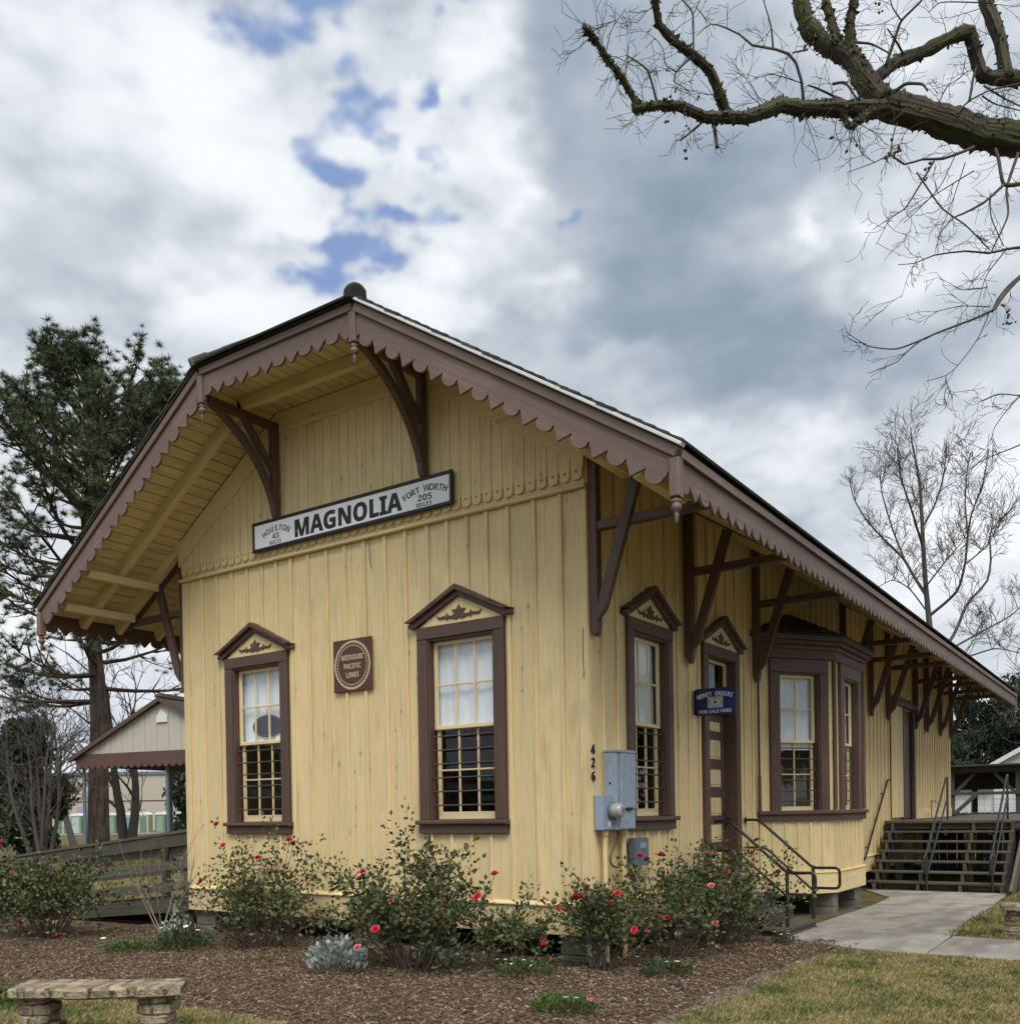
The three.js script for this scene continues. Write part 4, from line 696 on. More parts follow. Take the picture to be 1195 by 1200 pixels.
clump(.90, .18, .50, .17, 208, 'dark green clump with white flowers near the fallen stick', DARKG, [[.05, .1, 0, .025], [.14, .06, 0, .03], [-.25, .1, 0, .022]], .035);
clump(1.20, -2.34, .30, .14, 209, 'pink and white flowers at the corner of the concrete walk', DARKG, [[-.1, .05, 2], [-.02, .08, 0], [.06, .08, 2, .026], [.1, .0, 0], [-.16, -.02, 0], [.02, -.03, 2]], .03, 'flowers', 'flower_clump', 160);
clump(-3.50, 4.12, .30, .22, 210, 'small green weed at the lawn edge beside the stone bench', LUSH, [], .04, 'plant', 'weed', 180);
{ // fallen stick
  const g = thing('fallen_stick', 'crooked dead stick lying on the mulch edge', 'stick'), b = new Buf(); b.tube(curveOf([V(1.18, bedY(1.18, .50) + .03, .50), V(1.33, bedY(1.33, .74) + .02, .74), V(1.47, GY + .03, .95)], 8), Array.from({ length: 9 }, (_, k) => .018 - .0008 * k), 6); b.tube([V(1.30, bedY(1.3, .7) + .02, .70), V(1.22, bedY(1.2, .8) + .06, .82)], [.008, .004], 4); part('wood', b.geo(), M.mossBark, g); seat(g, 1.3, GY, .74);
  for (const [x, z, h, t] of [[.05, .10, .40, .10], [.13, .04, .34, -.05]]) { const s = thing('garden_stake', h > .37 ? 'taller white peeling garden stake at the building corner' : 'shorter white peeling garden stake at the building corner', 'stake'), e = rbx(-.02, .02, 0, h, -.012, .012, .003); part('wood', e, M.white, s); s.position.set(x, -.09, z); s.rotation.z = t; }
}

// ---------------------------------------------------------------- signs
function canvasTex(w, h, draw) { const c = document.createElement('canvas'); c.width = w; c.height = h; const x = c.getContext('2d'); draw(x, w, h); const t = new THREE.CanvasTexture(c); t.colorSpace = THREE.SRGBColorSpace; t.magFilter = THREE.LinearFilter; t.minFilter = THREE.LinearFilter; return t; }
function wear(x, w, h, n, seed, cols) { const r = RNG(seed); for (let k = 0; k < n; k++) { x.fillStyle = cols[k % cols.length]; x.globalAlpha = .05 + r() * .12; const a = r() * w, b = r() * h; x.fillRect(a, b, 1 + r() * 5, 1 + r() * 9); } x.globalAlpha = 1; }
function fitText(x, s, cx, cy, w, h, font) { x.save(); x.font = `${font} ${h}px sans-serif`; const m = x.measureText(s).width; x.translate(cx, cy); x.scale(w / m, 1); x.textAlign = 'center'; x.textBaseline = 'middle'; x.fillText(s, 0, 0); x.restore(); }
function arcText(x, s, cx, cy, R, spread, size, squash = 1) { x.font = `bold ${size}px sans-serif`; x.textAlign = 'center'; x.textBaseline = 'middle'; const n = s.length; for (let i = 0; i < n; i++) { const a = (i / (n - 1) - .5) * spread; x.save(); x.translate(cx + Math.sin(a) * R, cy - Math.cos(a) * R); x.rotate(a); x.scale(squash, 1); x.fillText(s[i], 0, 0); x.restore(); } }
{
  const W = 2048, H = 240, t = canvasTex(W, H, (x, w, h) => {
    x.fillStyle = '#f3f7fb'; x.fillRect(0, 0, w, h); wear(x, w, h, 700, 4, ['#8f979c', '#e6ecf0', '#a9a79c']);
    x.fillStyle = '#15161f';
    const f = (s, cx, cy, ww, hh) => fitText(x, s, cx, cy, ww, hh, 'bold');
    x.save(); x.lineWidth = 10; x.strokeStyle = '#15161f'; x.font = 'bold 232px sans-serif'; const m = x.measureText('MAGNOLIA').width; x.translate(1030, 132); x.scale(1140 / m, 1); x.textAlign = 'center'; x.textBaseline = 'middle'; x.fillText('MAGNOLIA', 0, 0); x.strokeText('MAGNOLIA', 0, 0); x.restore();
    arcText(x, 'HOUSTON', 258, 330, 258, 1.16, 80, .86); f('43', 252, 148, 84, 78); f('MILES', 245, 211, 142, 54);
    arcText(x, 'FORT WORTH', 1820, 470, 400, .98, 80, .90); f('205', 1820, 150, 142, 78); f('MILES', 1812, 211, 148, 54);
    wear(x, w, h, 300, 9, ['#c9d0d6', '#dfe5ea']);
    x.fillStyle = '#e2e6ea'; x.globalAlpha = .5; for (const [a, b] of [[480, 150], [905, 60], [930, 90], [560, 110]]) x.fillRect(a, b, 26, 9); x.globalAlpha = 1;
  });
  const g = thing('station_sign', 'long white station name sign reading MAGNOLIA with black frame and mileages', 'sign'), x0 = -4.85, x1 = -1.60, y0 = 4.885, y1 = 5.262, z = .115, fr = .04;
  const pl = new THREE.PlaneGeometry(x1 - x0 - 2 * fr, y1 - y0 - 2 * fr); pl.translate((x0 + x1) / 2, (y0 + y1) / 2, z - .012); part('face', pl, std({ map: t, roughness: .5 }), g);
  part('board', bx(x0 + .01, x1 - .01, y0 + .01, y1 - .01, .075, z - .016, 'x'), M.black, g);
  for (const b of [[x0, x1, y0, y0 + fr, .074, z], [x0, x1, y1 - fr, y1, .074, z], [x0, x0 + fr, y0 + fr, y1 - fr, .074, z - .001], [x1 - fr, x1, y0 + fr, y1 - fr, .074, z - .001]]) part('frame', rbx(...b, .006), M.black, g);
  seat(g, (x0 + x1) / 2, y0, .09);
}
{
  const t = canvasTex(512, 512, (x, w, h) => {
    x.fillStyle = '#5d372f'; x.fillRect(0, 0, w, h); wear(x, w, h, 500, 12, ['#7a5147', '#3d2420', '#6d4a40']);
    x.fillStyle = '#cfc1a0'; x.beginPath(); const n = 48; for (let k = 0; k < n; k++) { const a = k / n * 6.2832, b = (k + .5) / n * 6.2832; x.lineTo(256 + Math.cos(a) * 248, 256 + Math.sin(a) * 248); x.lineTo(256 + Math.cos(b) * 236, 256 + Math.sin(b) * 236); } x.closePath(); x.fill();
    x.fillStyle = '#5d372f'; x.beginPath(); for (let k = 0; k < n; k++) { const a = k / n * 6.2832, b = (k + .5) / n * 6.2832; x.lineTo(256 + Math.cos(a) * 232, 256 + Math.sin(a) * 232); x.lineTo(256 + Math.cos(b) * 212, 256 + Math.sin(b) * 212); } x.closePath(); x.fill();
    x.strokeStyle = '#cfc1a0'; x.lineWidth = 7; x.beginPath(); x.arc(256, 256, 196, 0, 6.2832); x.stroke();
    x.fillStyle = '#cfc1a0'; fitText(x, 'MISSOURI', 256, 178, 300, 70, 'bold'); fitText(x, 'PACIFIC', 256, 266, 236, 70, 'bold'); fitText(x, 'LINES', 256, 354, 176, 70, 'bold');
    for (const [a, b] of [[22, 22], [490, 22], [22, 490], [490, 490]]) { x.fillStyle = '#2c1b18'; x.beginPath(); x.arc(a, b, 7, 0, 6.3); x.fill(); }
  });
  const g = thing('emblem_plaque', 'square brown plaque with a round toothed railway emblem between the front windows', 'plaque');
  part('board', rbx(-3.51, -2.885, 2.98, 3.605, .024, .045, .004, 'x'), M.brown, g); const pl = new THREE.PlaneGeometry(.615, .615); pl.translate(-3.1975, 3.2925, .0475); part('face', pl, std({ map: t, roughness: .6 }), g); seat(g, -3.2, 2.98, .03);
}
{
  const t = canvasTex(512, 360, (x, w, h) => {
    x.fillStyle = '#1b2763'; x.fillRect(0, 0, w, h); x.fillStyle = '#e6eaf4'; arcText(x, 'MONEY ORDERS', 256, 760, 685, .64, 84, .72);
    x.fillStyle = '#c3c8d2'; x.fillRect(160, 118, 200, 150); x.strokeStyle = '#14162e'; x.lineWidth = 5; x.strokeRect(172, 130, 176, 126); x.beginPath(); x.ellipse(260, 193, 68, 42, 0, 0, 6.3); x.stroke(); x.fillStyle = '#14162e'; x.beginPath(); x.arc(260, 193, 22, 0, 6.3); x.fill(); x.fillStyle = '#9aa0ae'; x.beginPath(); x.arc(260, 193, 9, 0, 6.3); x.fill();
    x.lineWidth = 3; x.strokeStyle = '#14162e'; x.beginPath(); x.ellipse(260, 193, 84, 56, 0, 0, 6.3); x.stroke();
    x.fillStyle = '#d8dce8'; fitText(x, 'FOR SALE HERE', 256, 316, 430, 62, 'bold'); wear(x, w, h, 300, 15, ['#14162e', '#3c4160']);
  });
  const g = thing('flange_sign', 'small navy MONEY ORDERS sign sticking out beside the door', 'sign');
  part('plate', rbx(.035, .545, 2.645, 2.975, -2.606, -2.598, .002, 'x'), M.black, g);
  for (const s of [1, -1]) { const pl = new THREE.PlaneGeometry(.50, .322); if (s < 0) pl.rotateY(Math.PI); pl.translate(.29, 2.81, -2.602 + s * .0058); part('face', pl, std({ map: t, roughness: .4 }), g); }
  part('flange', rbx(.024, .034, 2.66, 2.96, -2.64, -2.565, .003), M.black, g); seat(g, .04, 2.645, -2.602);
}
{ // oval plaque hanging inside the left front window
  const g = thing('oval_plaque', 'dark oval plaque hung behind the upper sash of a front window', 'plaque'), ov = (rx, ry, t, z) => { const e = new THREE.CylinderGeometry(1, 1, t, 36); e.rotateX(Math.PI / 2); e.scale(rx, ry, 1); e.translate(0, 0, z); return e; };
  part('oval', ov(.28, .145, .010, 0), std({ color: new THREE.Color(.045, .045, .075), roughness: .5 }), g); part('rim', new THREE.TorusGeometry(1, .04, 6, 40).scale(.255, .127, .1).translate(0, 0, .005), std({ color: new THREE.Color(.14, .12, .15), roughness: .5 }), g);
  part('hook', rod([V(0, .14, 0), V(0, .22, 0)], .003, 5), M.bar, g); g.position.set(-4.89, 2.685, -.118);
}
const font = await new FontLoader().loadAsync('fonts/droid/droid_sans_bold.typeface.json');
[['4', 2.075], ['2', 1.94], ['6', 1.80]].forEach(([c, y]) => {
  const g = thing('house_number', `black house number ${c === '4' ? 'four, topmost' : c === '2' ? 'two, middle' : 'six, lowest'} of three on the corner board`, 'number'), e = new TextGeometry(c, { font, size: .098, depth: .012, curveSegments: 6, bevelEnabled: false });
  e.computeBoundingBox(); const b = e.boundingBox; e.translate(-(b.min.x + b.max.x) / 2, 0, 0); part('digit', uvm(e), M.black, g); g.rotation.y = Math.PI / 2; g.position.set(.0245, y, -.03);
});

// ---------------------------------------------------------------- electrical boxes on the right wall
{
  const g = thing('breaker_panel', 'tall pale grey breaker panel beside the side window', 'electrical box');
  part('case', rbx(.03, .17, 1.30, 2.10, -.66, -.25, .006), M.galv, g); part('hood', rbx(.026, .19, 2.10, 2.125, -.67, -.24, .004), M.galv, g); part('door', rbx(.17, .192, 1.52, 2.09, -.65, -.32, .006), M.galv, g); part('lower_cover', rbx(.17, .182, 1.31, 1.505, -.65, -.30, .005), M.galv, g); part('latch', rbx(.192, .202, 1.50, 1.53, -.56, -.42, .003), M.black, g); part('knockout', lathe([[0, 0], [.012, 0], [.012, .004], [0, .005]], 10).rotateX(Math.PI / 2).translate(.10, 1.78, -.25), M.black, g); seat(g, .1, 1.3, -.45);
}
{
  const g = thing('electric_meter', 'grey electric meter box with a round glass meter at the wall corner', 'electric meter');
  part('case', rbx(.03, .125, 1.30, 1.66, -.36, -.03, .008), M.galv, g); part('lid_rim', rbx(.125, .135, 1.31, 1.65, -.35, -.04, .004), M.galv, g);
  const ring = lathe([[.075, 0], [.092, .004], [.092, .03], [.080, .036], [.075, .036]], 22); ring.rotateZ(-Math.PI / 2); ring.translate(.135, 1.50, -.20); part('ring', ring, M.galvDark, g);
  const dome = lathe([[.0, .13], [.045, .128], [.066, .115], [.073, .09], [.075, .0]], 22); dome.rotateZ(-Math.PI / 2); dome.translate(.140, 1.50, -.20); part('glass_dome', dome, std({ color: new THREE.Color(.42, .42, .38), roughness: .12, metalness: .1 }), g);
  part('dial', rbx(.20, .272, 1.475, 1.535, -.23, -.17, .01), M.galvDark, g); part('tag', rbx(.135, .142, 1.335, 1.385, -.17, -.14, .003), M.white, g); seat(g, .08, 1.3, -.2);
}
{ const g = thing('telephone_box', 'small grey utility box low on the wall below the side window', 'electrical box'); part('case', rbx(.03, .12, .90, 1.20, -1.06, -.76, .01), M.galvDark, g); part('cover', rbx(.12, .135, .90, 1.19, -1.05, -.77, .012), M.galvDark, g); part('label_plate', rbx(.135, .138, 1.09, 1.15, -.98, -.84, .002), M.galv, g); seat(g, .08, .9, -.9); }
for (const [z, y0, l] of [[-.17, -.05, 'cream conduit pipe running down from the electric meter'], [-.57, -.05, 'cream conduit pipe running down from the breaker panel']]) { const g = thing('conduit', l, 'conduit'); part('pipe', rod([V(.075, 1.30, z), V(.075, y0, z)], .028, 10), M.pipe, g); part('coupling', rod([V(.075, 1.298, z), V(.075, 1.24, z)], .037, 10), M.pipe, g); part('strap', rbx(.03, .106, .62, .64, z - .045, z + .045, .004), M.galvDark, g); seat(g, .075, y0, z); }
{ const g = thing('flexible_conduit', 'thin bent cable looping below the breaker panel', 'cable'); part('cable', rod(curveOf([V(.09, 1.30, -.42), V(.09, 1.20, -.40), V(.085, 1.06, -.28), V(.08, .97, -.27), V(.08, .92, -.34), V(.07, .91, -.46), V(.05, .95, -.50)], 28), .012, 7), M.rust, g); seat(g, .085, .9, -.38); }
{ const g = thing('ground_cable', 'thin dark cable hanging down the corner below the eave bracket', 'cable'); part('cable', rod(curveOf([V(-.03, 3.34, .032), V(-.035, 3.1, .032), V(-.028, 2.9, .032), V(-.03, 2.84, .034)], 10), .004, 5), M.rust, g); seat(g, -.03, 2.84, .033); }
{ const g = thing('loose_wire', 'short loose wire hanging from the ledge under the name sign', 'cable'); part('wire', rod(curveOf([V(-2.90, 4.75, .03), V(-2.905, 4.6, .028), V(-2.89, 4.45, .028), V(-2.88, 4.40, .03)], 10), .0045, 5), M.bar, g); seat(g, -2.9, 4.4, .03); }
for (const [x, z] of [[.05, -4.80]]) { const g = thing('downpipe', 'thin brown pipe standing in the corner beside the bay window', 'pipe'); part('pipe', rod([V(x, 3.3, z + .02), V(x, 1.42, z + .02)], .016, 8), M.brown, g); part('lower_sleeve', rod([V(x, 1.95, z + .02), V(x, 1.40, z + .02)], .026, 8), M.brown, g); seat(g, x, 1.4, z); }

// ---------------------------------------------------------------- door steps and handrails
{
  const g = thing('door_steps', 'three weathered wooden steps below the passenger door', 'steps'), r = RNG(61);
  const lev = [[.36, .0, .42], [.19, .36, .66], [.02, .62, .93]];
  lev.forEach(([y, a, b], k) => { for (let i = 0; i < 2; i++) { const w = (b - a) / 2; part('tread_plank', rbx(a + .06 + i * w, a + .06 + (i + 1) * w - .008, y - .04, y, -4.24, -3.02, .006, 'z'), pick(M.woods, r), g); } part('riser', rbx(b + .02, b + .04, y - .17, y - .042, -4.2, -3.06, .004, 'z'), M.woods[3], g); });
  for (const z of [-3.10, -3.65, -4.16]) part('stringer', ext(poly([[.06, -.2], [.9, -.2], [.9, -.025], [.62, -.025], [.62, .145], [.34, .145], [.34, .315], [.06, .315]]), .05, 'x', .005).translate(0, 0, z - .025), M.woods[3], g);
  seat(g, .4, -.2, -3.65);
}
for (const [z, l] of [[-3.21, 'near'], [-4.27, 'far']]) {
  const g = thing('handrail', l === 'near' ? 'black pipe handrail of the door steps standing in the rose bush' : 'black pipe handrail of the door steps beside the bay window', 'handrail');
  const y1 = 1.34, top = [V(.026, y1, z), V(.21, y1, z), V(.945, .695, z), V(1.29, .70, z), V(1.29, .43, z), V(.965, .43, z)];
  part('top_rail', rod(bend(top, .07), .019, 10), M.rail, g); part('lower_rail', rod(bend([V(.026, .96, z), V(.30, .96, z), V(.94, .40, z)], .07), .016, 10), M.rail, g);
  part('post', rod([V(.945, -.09, z), V(.945, .72, z)], .022, 10), M.rail, g); part('post_flange', rod([V(.945, -.1, z), V(.945, -.075, z)], .05, 12), M.rail, g); part('wall_flange', rod([V(.022, y1, z), V(.034, y1, z)], .04, 12), M.rail, g); seat(g, .945, -.1, z);
}

// ---------------------------------------------------------------- freight platform, stairs and their handrails
{
  const g = thing('freight_platform', 'weathered plank freight platform at the end of the depot', 'platform'), r = RNG(71);
  for (let k = 0; k < 44; k++) { const z = -12.05 - k * .26; part('plank', rbx(.06, 4.2, 1.15, 1.19 + (r() - .5) * .006, z - .25, z, .006, 'x'), pick(M.woods, r), g); }
  part('rim', rbx(.06, 4.2, 1.02, 1.148, -12.12, -12.07, .006, 'x'), M.woods[3], g); part('rim', rbx(4.15, 4.2, .92, 1.148, -23.4, -12.09, .006, 'z'), M.woods[1], g);
  for (const x of [.3, 1.6, 2.9, 4.05]) for (const z of [-12.2, -15, -18, -21, -23.3]) part('post', rbx(x - .07, x + .07, -.2, 1.15, z - .07, z + .07, .008), pick(M.woods, r), g);
  for (const x of [.35, 1.2, 2.0, 2.9, 3.8]) part('joist', rbx(x - .03, x + .03, .90, 1.145, -23.4, -12.1, .005, 'z'), M.woods[3], g);
  for (const [x, y] of [[.75, .42], [1.42, .42], [1.95, .62], [2.2, .62], [2.15, .45]]) part('block', rbx(x - .08, x + .08, y - .1, y + .1, -13.2, -13.0, .006), M.block, g);
  for (let k = 0; k < 20; k++) part('skirting_board', rbx(.12 + k * .2, .12 + k * .2 + .17 + (r() - .5) * .04, -.15, 1.0 - (r() < .2 ? .12 : 0), -16.42, -16.39, .004), pick(M.woods, r), g);
  seat(g, 2.1, -.2, -17.7);
}
{
  const g = thing('wooden_stairs', 'open weathered wooden stairs climbing to the freight platform', 'stairs'), r = RNG(73);
  for (let k = 0; k < 7; k++) { const y = .075 + k * .1835, z = -10.42 - k * .262; for (let i = 0; i < 2; i++) part('tread_plank', rbx(.10 - (k < 3 ? .0 : 0), 2.44, y - .042, y + (r() - .5) * .004, z - .14 - i * .142, z - i * .142 - .004, .008, 'x'), pick(M.woods, r), g); }
  for (const x of [.20, .98, 1.70, 2.38]) { const s = []; s.push([0, -.25]); for (let k = 0; k < 7; k++) { s.push([k * .262, .032 + k * .1835]); s.push([(k + 1) * .262, .032 + k * .1835]); } s.push([7 * .262, .75]); s.push([.55, -.25]); const e = ext(poly(s), .055, 'x', .004); e.rotateY(Math.PI / 2); e.translate(x, 0, -10.40); part('stringer', e, pick(M.woods, r), g); }
  part('side_board', beam(V(2.60, .98, -12.1), V(2.60, -.12, -10.05), .05, .26), M.woods[2], g); part('post', rbx(2.56, 2.70, -.2, .62, -11.3, -11.16, .008), M.woods[1], g);
  seat(g, 1.25, -.2, -11.2);
}
for (const [x, l] of [[1.17, 'grey pipe handrail in the middle of the wooden stairs'], [2.26, 'grey pipe handrail at the outer side of the wooden stairs']]) {
  const g = thing('stair_handrail', l, 'handrail');
  part('top_rail', rod(bend([V(x, .25, -10.22), V(x, .55, -10.20), V(x, .62, -10.42), V(x, 2.06, -12.45), V(x, 2.06, -12.60)], .06), .021, 8), M.railGrey, g); part('lower_rail', rod(bend([V(x, .25, -10.22), V(x, .22, -10.45), V(x, 1.62, -12.50)], .05), .018, 8), M.railGrey, g);
  part('post', rod([V(x, -.12, -10.42), V(x, .62, -10.42)], .021, 8), M.railGrey, g); part('post', rod([V(x, 1.18, -12.55), V(x, 2.06, -12.55)], .021, 8), M.railGrey, g); seat(g, x, -.12, -11.4);
}
{ const g = thing('wall_handrail', 'dark pipe handrail fixed to the yellow wall above the stairs', 'handrail'); part('rail', rod(bend([V(.09, .48, -10.33), V(.09, 2.04, -12.25), V(.09, 2.04, -12.48)], .05), .02, 8), M.rail, g); for (const [y, z] of [[.70, -10.62], [1.75, -11.9]]) part('bracket', rod([V(.02, y, z), V(.09, y, z)], .012, 6), M.rail, g); seat(g, .09, .48, -10.33); }
{ const g = thing('wall_tap', 'small outdoor tap on a thin pipe at the far yellow wall', 'tap'); part('pipe', rod([V(.06, 1.20, -16.9), V(.06, 1.62, -16.9)], .012, 6), M.galvDark, g); part('spout', rod(curveOf([V(.06, 1.60, -16.9), V(.14, 1.60, -16.9), V(.17, 1.55, -16.9)], 6), .014, 6), M.galvDark, g); part('handle', rod([V(.10, 1.66, -16.95), V(.10, 1.66, -16.85)], .012, 6), M.galvDark, g); seat(g, .06, 1.2, -16.9); }

// ---------------------------------------------------------------- wooden ramp on the left
{
  const g = thing('wooden_ramp', 'weathered wooden access ramp with plank railings at the depot side', 'ramp'), r = RNG(81), sl = 1 / 11, Y = (x, y) => y + (x + 6.45) * sl, x1 = -12.2;
  const lane = (y, h, z, w, a, b, m, n) => part(n, beam(V(a, Y(a, y), z), V(b, Y(b, y), z), w, h), m, g);
  for (let k = 0; k < 38; k++) { const x = -6.50 - k * .15; const e = rbx(x - .142, x, -.04, 0, -1.50, -.06, .005, 'z'); e.translate(0, Y(x, .42) + (r() - .5) * .006, 0); part('deck_plank', e, pick(M.woods, r), g); }
  for (const [z, s] of [[-.03, 1], [-1.55, -1]]) {
    const dz = s * .045;
    lane(1.315, .038, z, .16, -6.43, x1, pick(M.woods, r), 'rail_cap'); lane(1.20, .16, z + dz, .035, -6.43, x1, M.woods[3], 'rail_board'); lane(.86, .13, z + dz, .035, -6.43, x1, pick(M.woods, r), 'rail_board'); lane(.56, .13, z + dz, .035, -6.43, x1, M.woods[2], 'rail_board'); lane(.30, .20, z + dz, .04, -6.43, x1, M.woods[1], 'rim_board');
    for (const x of [-6.50, -9.06, -11.6]) part('post', rbx(x - .05, x + .05, Math.max(-.25, Y(x, -.5)), Y(x, 1.29), z - .05 - s * .028, z + .05 - s * .028, .006), pick(M.woods, r), g);
  }
  seat(g, -9, -.2, -.8);
}

// ---------------------------------------------------------------- stone benches
function bench(name, label, cx, cz, turn, L, D, H, seed, curve) {
  const g = thing(name, label, 'bench', 'stone garden benches'), r = RNG(seed);
  const n = 34, ring = []; for (let k = 0; k < n; k++) { const t = k / n, e = t < .5 ? t * 2 : (1 - t) * 2, s = t < .5 ? 1 : -1; const x = (e - .5) * L, bow = curve * (1 - (2 * e - 1) ** 2); ring.push([x + (r() - .5) * .02 + (e < .02 || e > .98 ? 0 : 0), bow + s * D / 2 * (.94 + .06 * Math.sin(e * 3.1)) * (e < .04 || e > .96 ? .8 : 1) + (r() - .5) * .016]); }
  const top = ext(poly(ring), .075, 'x', .014); top.rotateX(-Math.PI / 2); { const p = top.attributes.position; for (let i = 0; i < p.count; i++) p.setY(i, p.getY(i) + .010 * perlin.noise(p.getX(i) * 7, 1 + seed, p.getZ(i) * 7)); top.computeVertexNormals(); } top.translate(0, H - .075, 0); part('seat', top, M.stones[0], g);
  for (const s of [-1, 1]) { const lg = sub('leg', g); let y = -.03; const cx2 = s * L * .34; const courses = [.10, .07, .06, .07, .05]; const tot = courses.reduce((a, b) => a + b); const lc = -curve * (1 - .68 * .68);
    courses.forEach((h, i) => { const hh = h * (H - .075 + .03) / tot, w = (i === 0 ? .17 : i === 1 ? .145 : .115) + (r() - .5) * .025, d = D * .34 + (i === 0 ? .03 : 0), q = []; for (let k = 0; k < 10; k++) { const a = k / 10 * 6.2832, sq = 1 / Math.max(Math.abs(Math.cos(a)), Math.abs(Math.sin(a))) ** .7; q.push([Math.cos(a) * w * sq * (.93 + r() * .12), Math.sin(a) * d * sq * (.93 + r() * .12)]); } const e = ext(poly(q), hh - .003, 'x', .010); e.rotateX(-Math.PI / 2); e.translate(cx2 + (r() - .5) * .02, y, lc + (r() - .5) * .02); part('stone', e, pick(M.stones, r), lg); y += hh; }); }
  g.position.set(cx, GY, cz); g.rotation.y = turn; return g;
}
bench('stone_bench', 'rough stone garden bench on the lawn in front of the mulch bed', -1.55, 4.42, .55, 1.28, .40, .43, 91, -.05);
bench('stone_bench', 'rough stone garden bench on the grass beside the concrete walk', 3.74, -4.52, -.02, 1.28, .40, .40, 92, -.05);

// ---------------------------------------------------------------- trees
function branchOut(buf, r, p, d, len, rad, lev, o) { // a limb that forks into ever thinner twigs
  const n = o.seg ?? 4, pts = [p.clone()], rads = [rad], q = p.clone(), dd = d.clone();
  for (let k = 1; k <= n; k++) {
    dd.add(dirR(r).multiplyScalar(o.wander)).add(V(0, o.lift ?? 0, 0)).normalize(); q.addScaledVector(dd, len / n); pts.push(q.clone()); rads.push(Math.max(o.min, rad * (1 - .6 * k / n)));
    if (lev > 0 && (k > 0) && r() < o.prob) branchOut(buf, r, q, dd.clone().add(dirR(r).multiplyScalar(o.spread)).normalize(), len * (.5 + r() * .3), Math.max(o.min, rads[k] * .7), lev - 1, o);
  }
  buf.tube(pts, rads, rad > .05 ? 8 : rad > .012 ? 5 : 3, false); if (o.tip && lev === 0) o.tip(q, dd);
}
function limb(buf, flat, n, sides, r, rough = 0) { // [r0, r1, x,y,z, ...]
  const pts = []; for (let k = 2; k < flat.length; k += 3) pts.push(V(flat[k], flat[k + 1], flat[k + 2]));
  const c = curveOf(pts, n, .35), rads = c.map((_, k) => Math.max(.0016, lerp(flat[0], flat[1], k / n) * (1 + (r() - .5) * rough))); if (rough) c.forEach((q, k) => { if (k && k < n) q.add(dirR(r).multiplyScalar(flat[0] * rough * .12)); });
  buf.tube(c, rads, sides, true); return c;
}
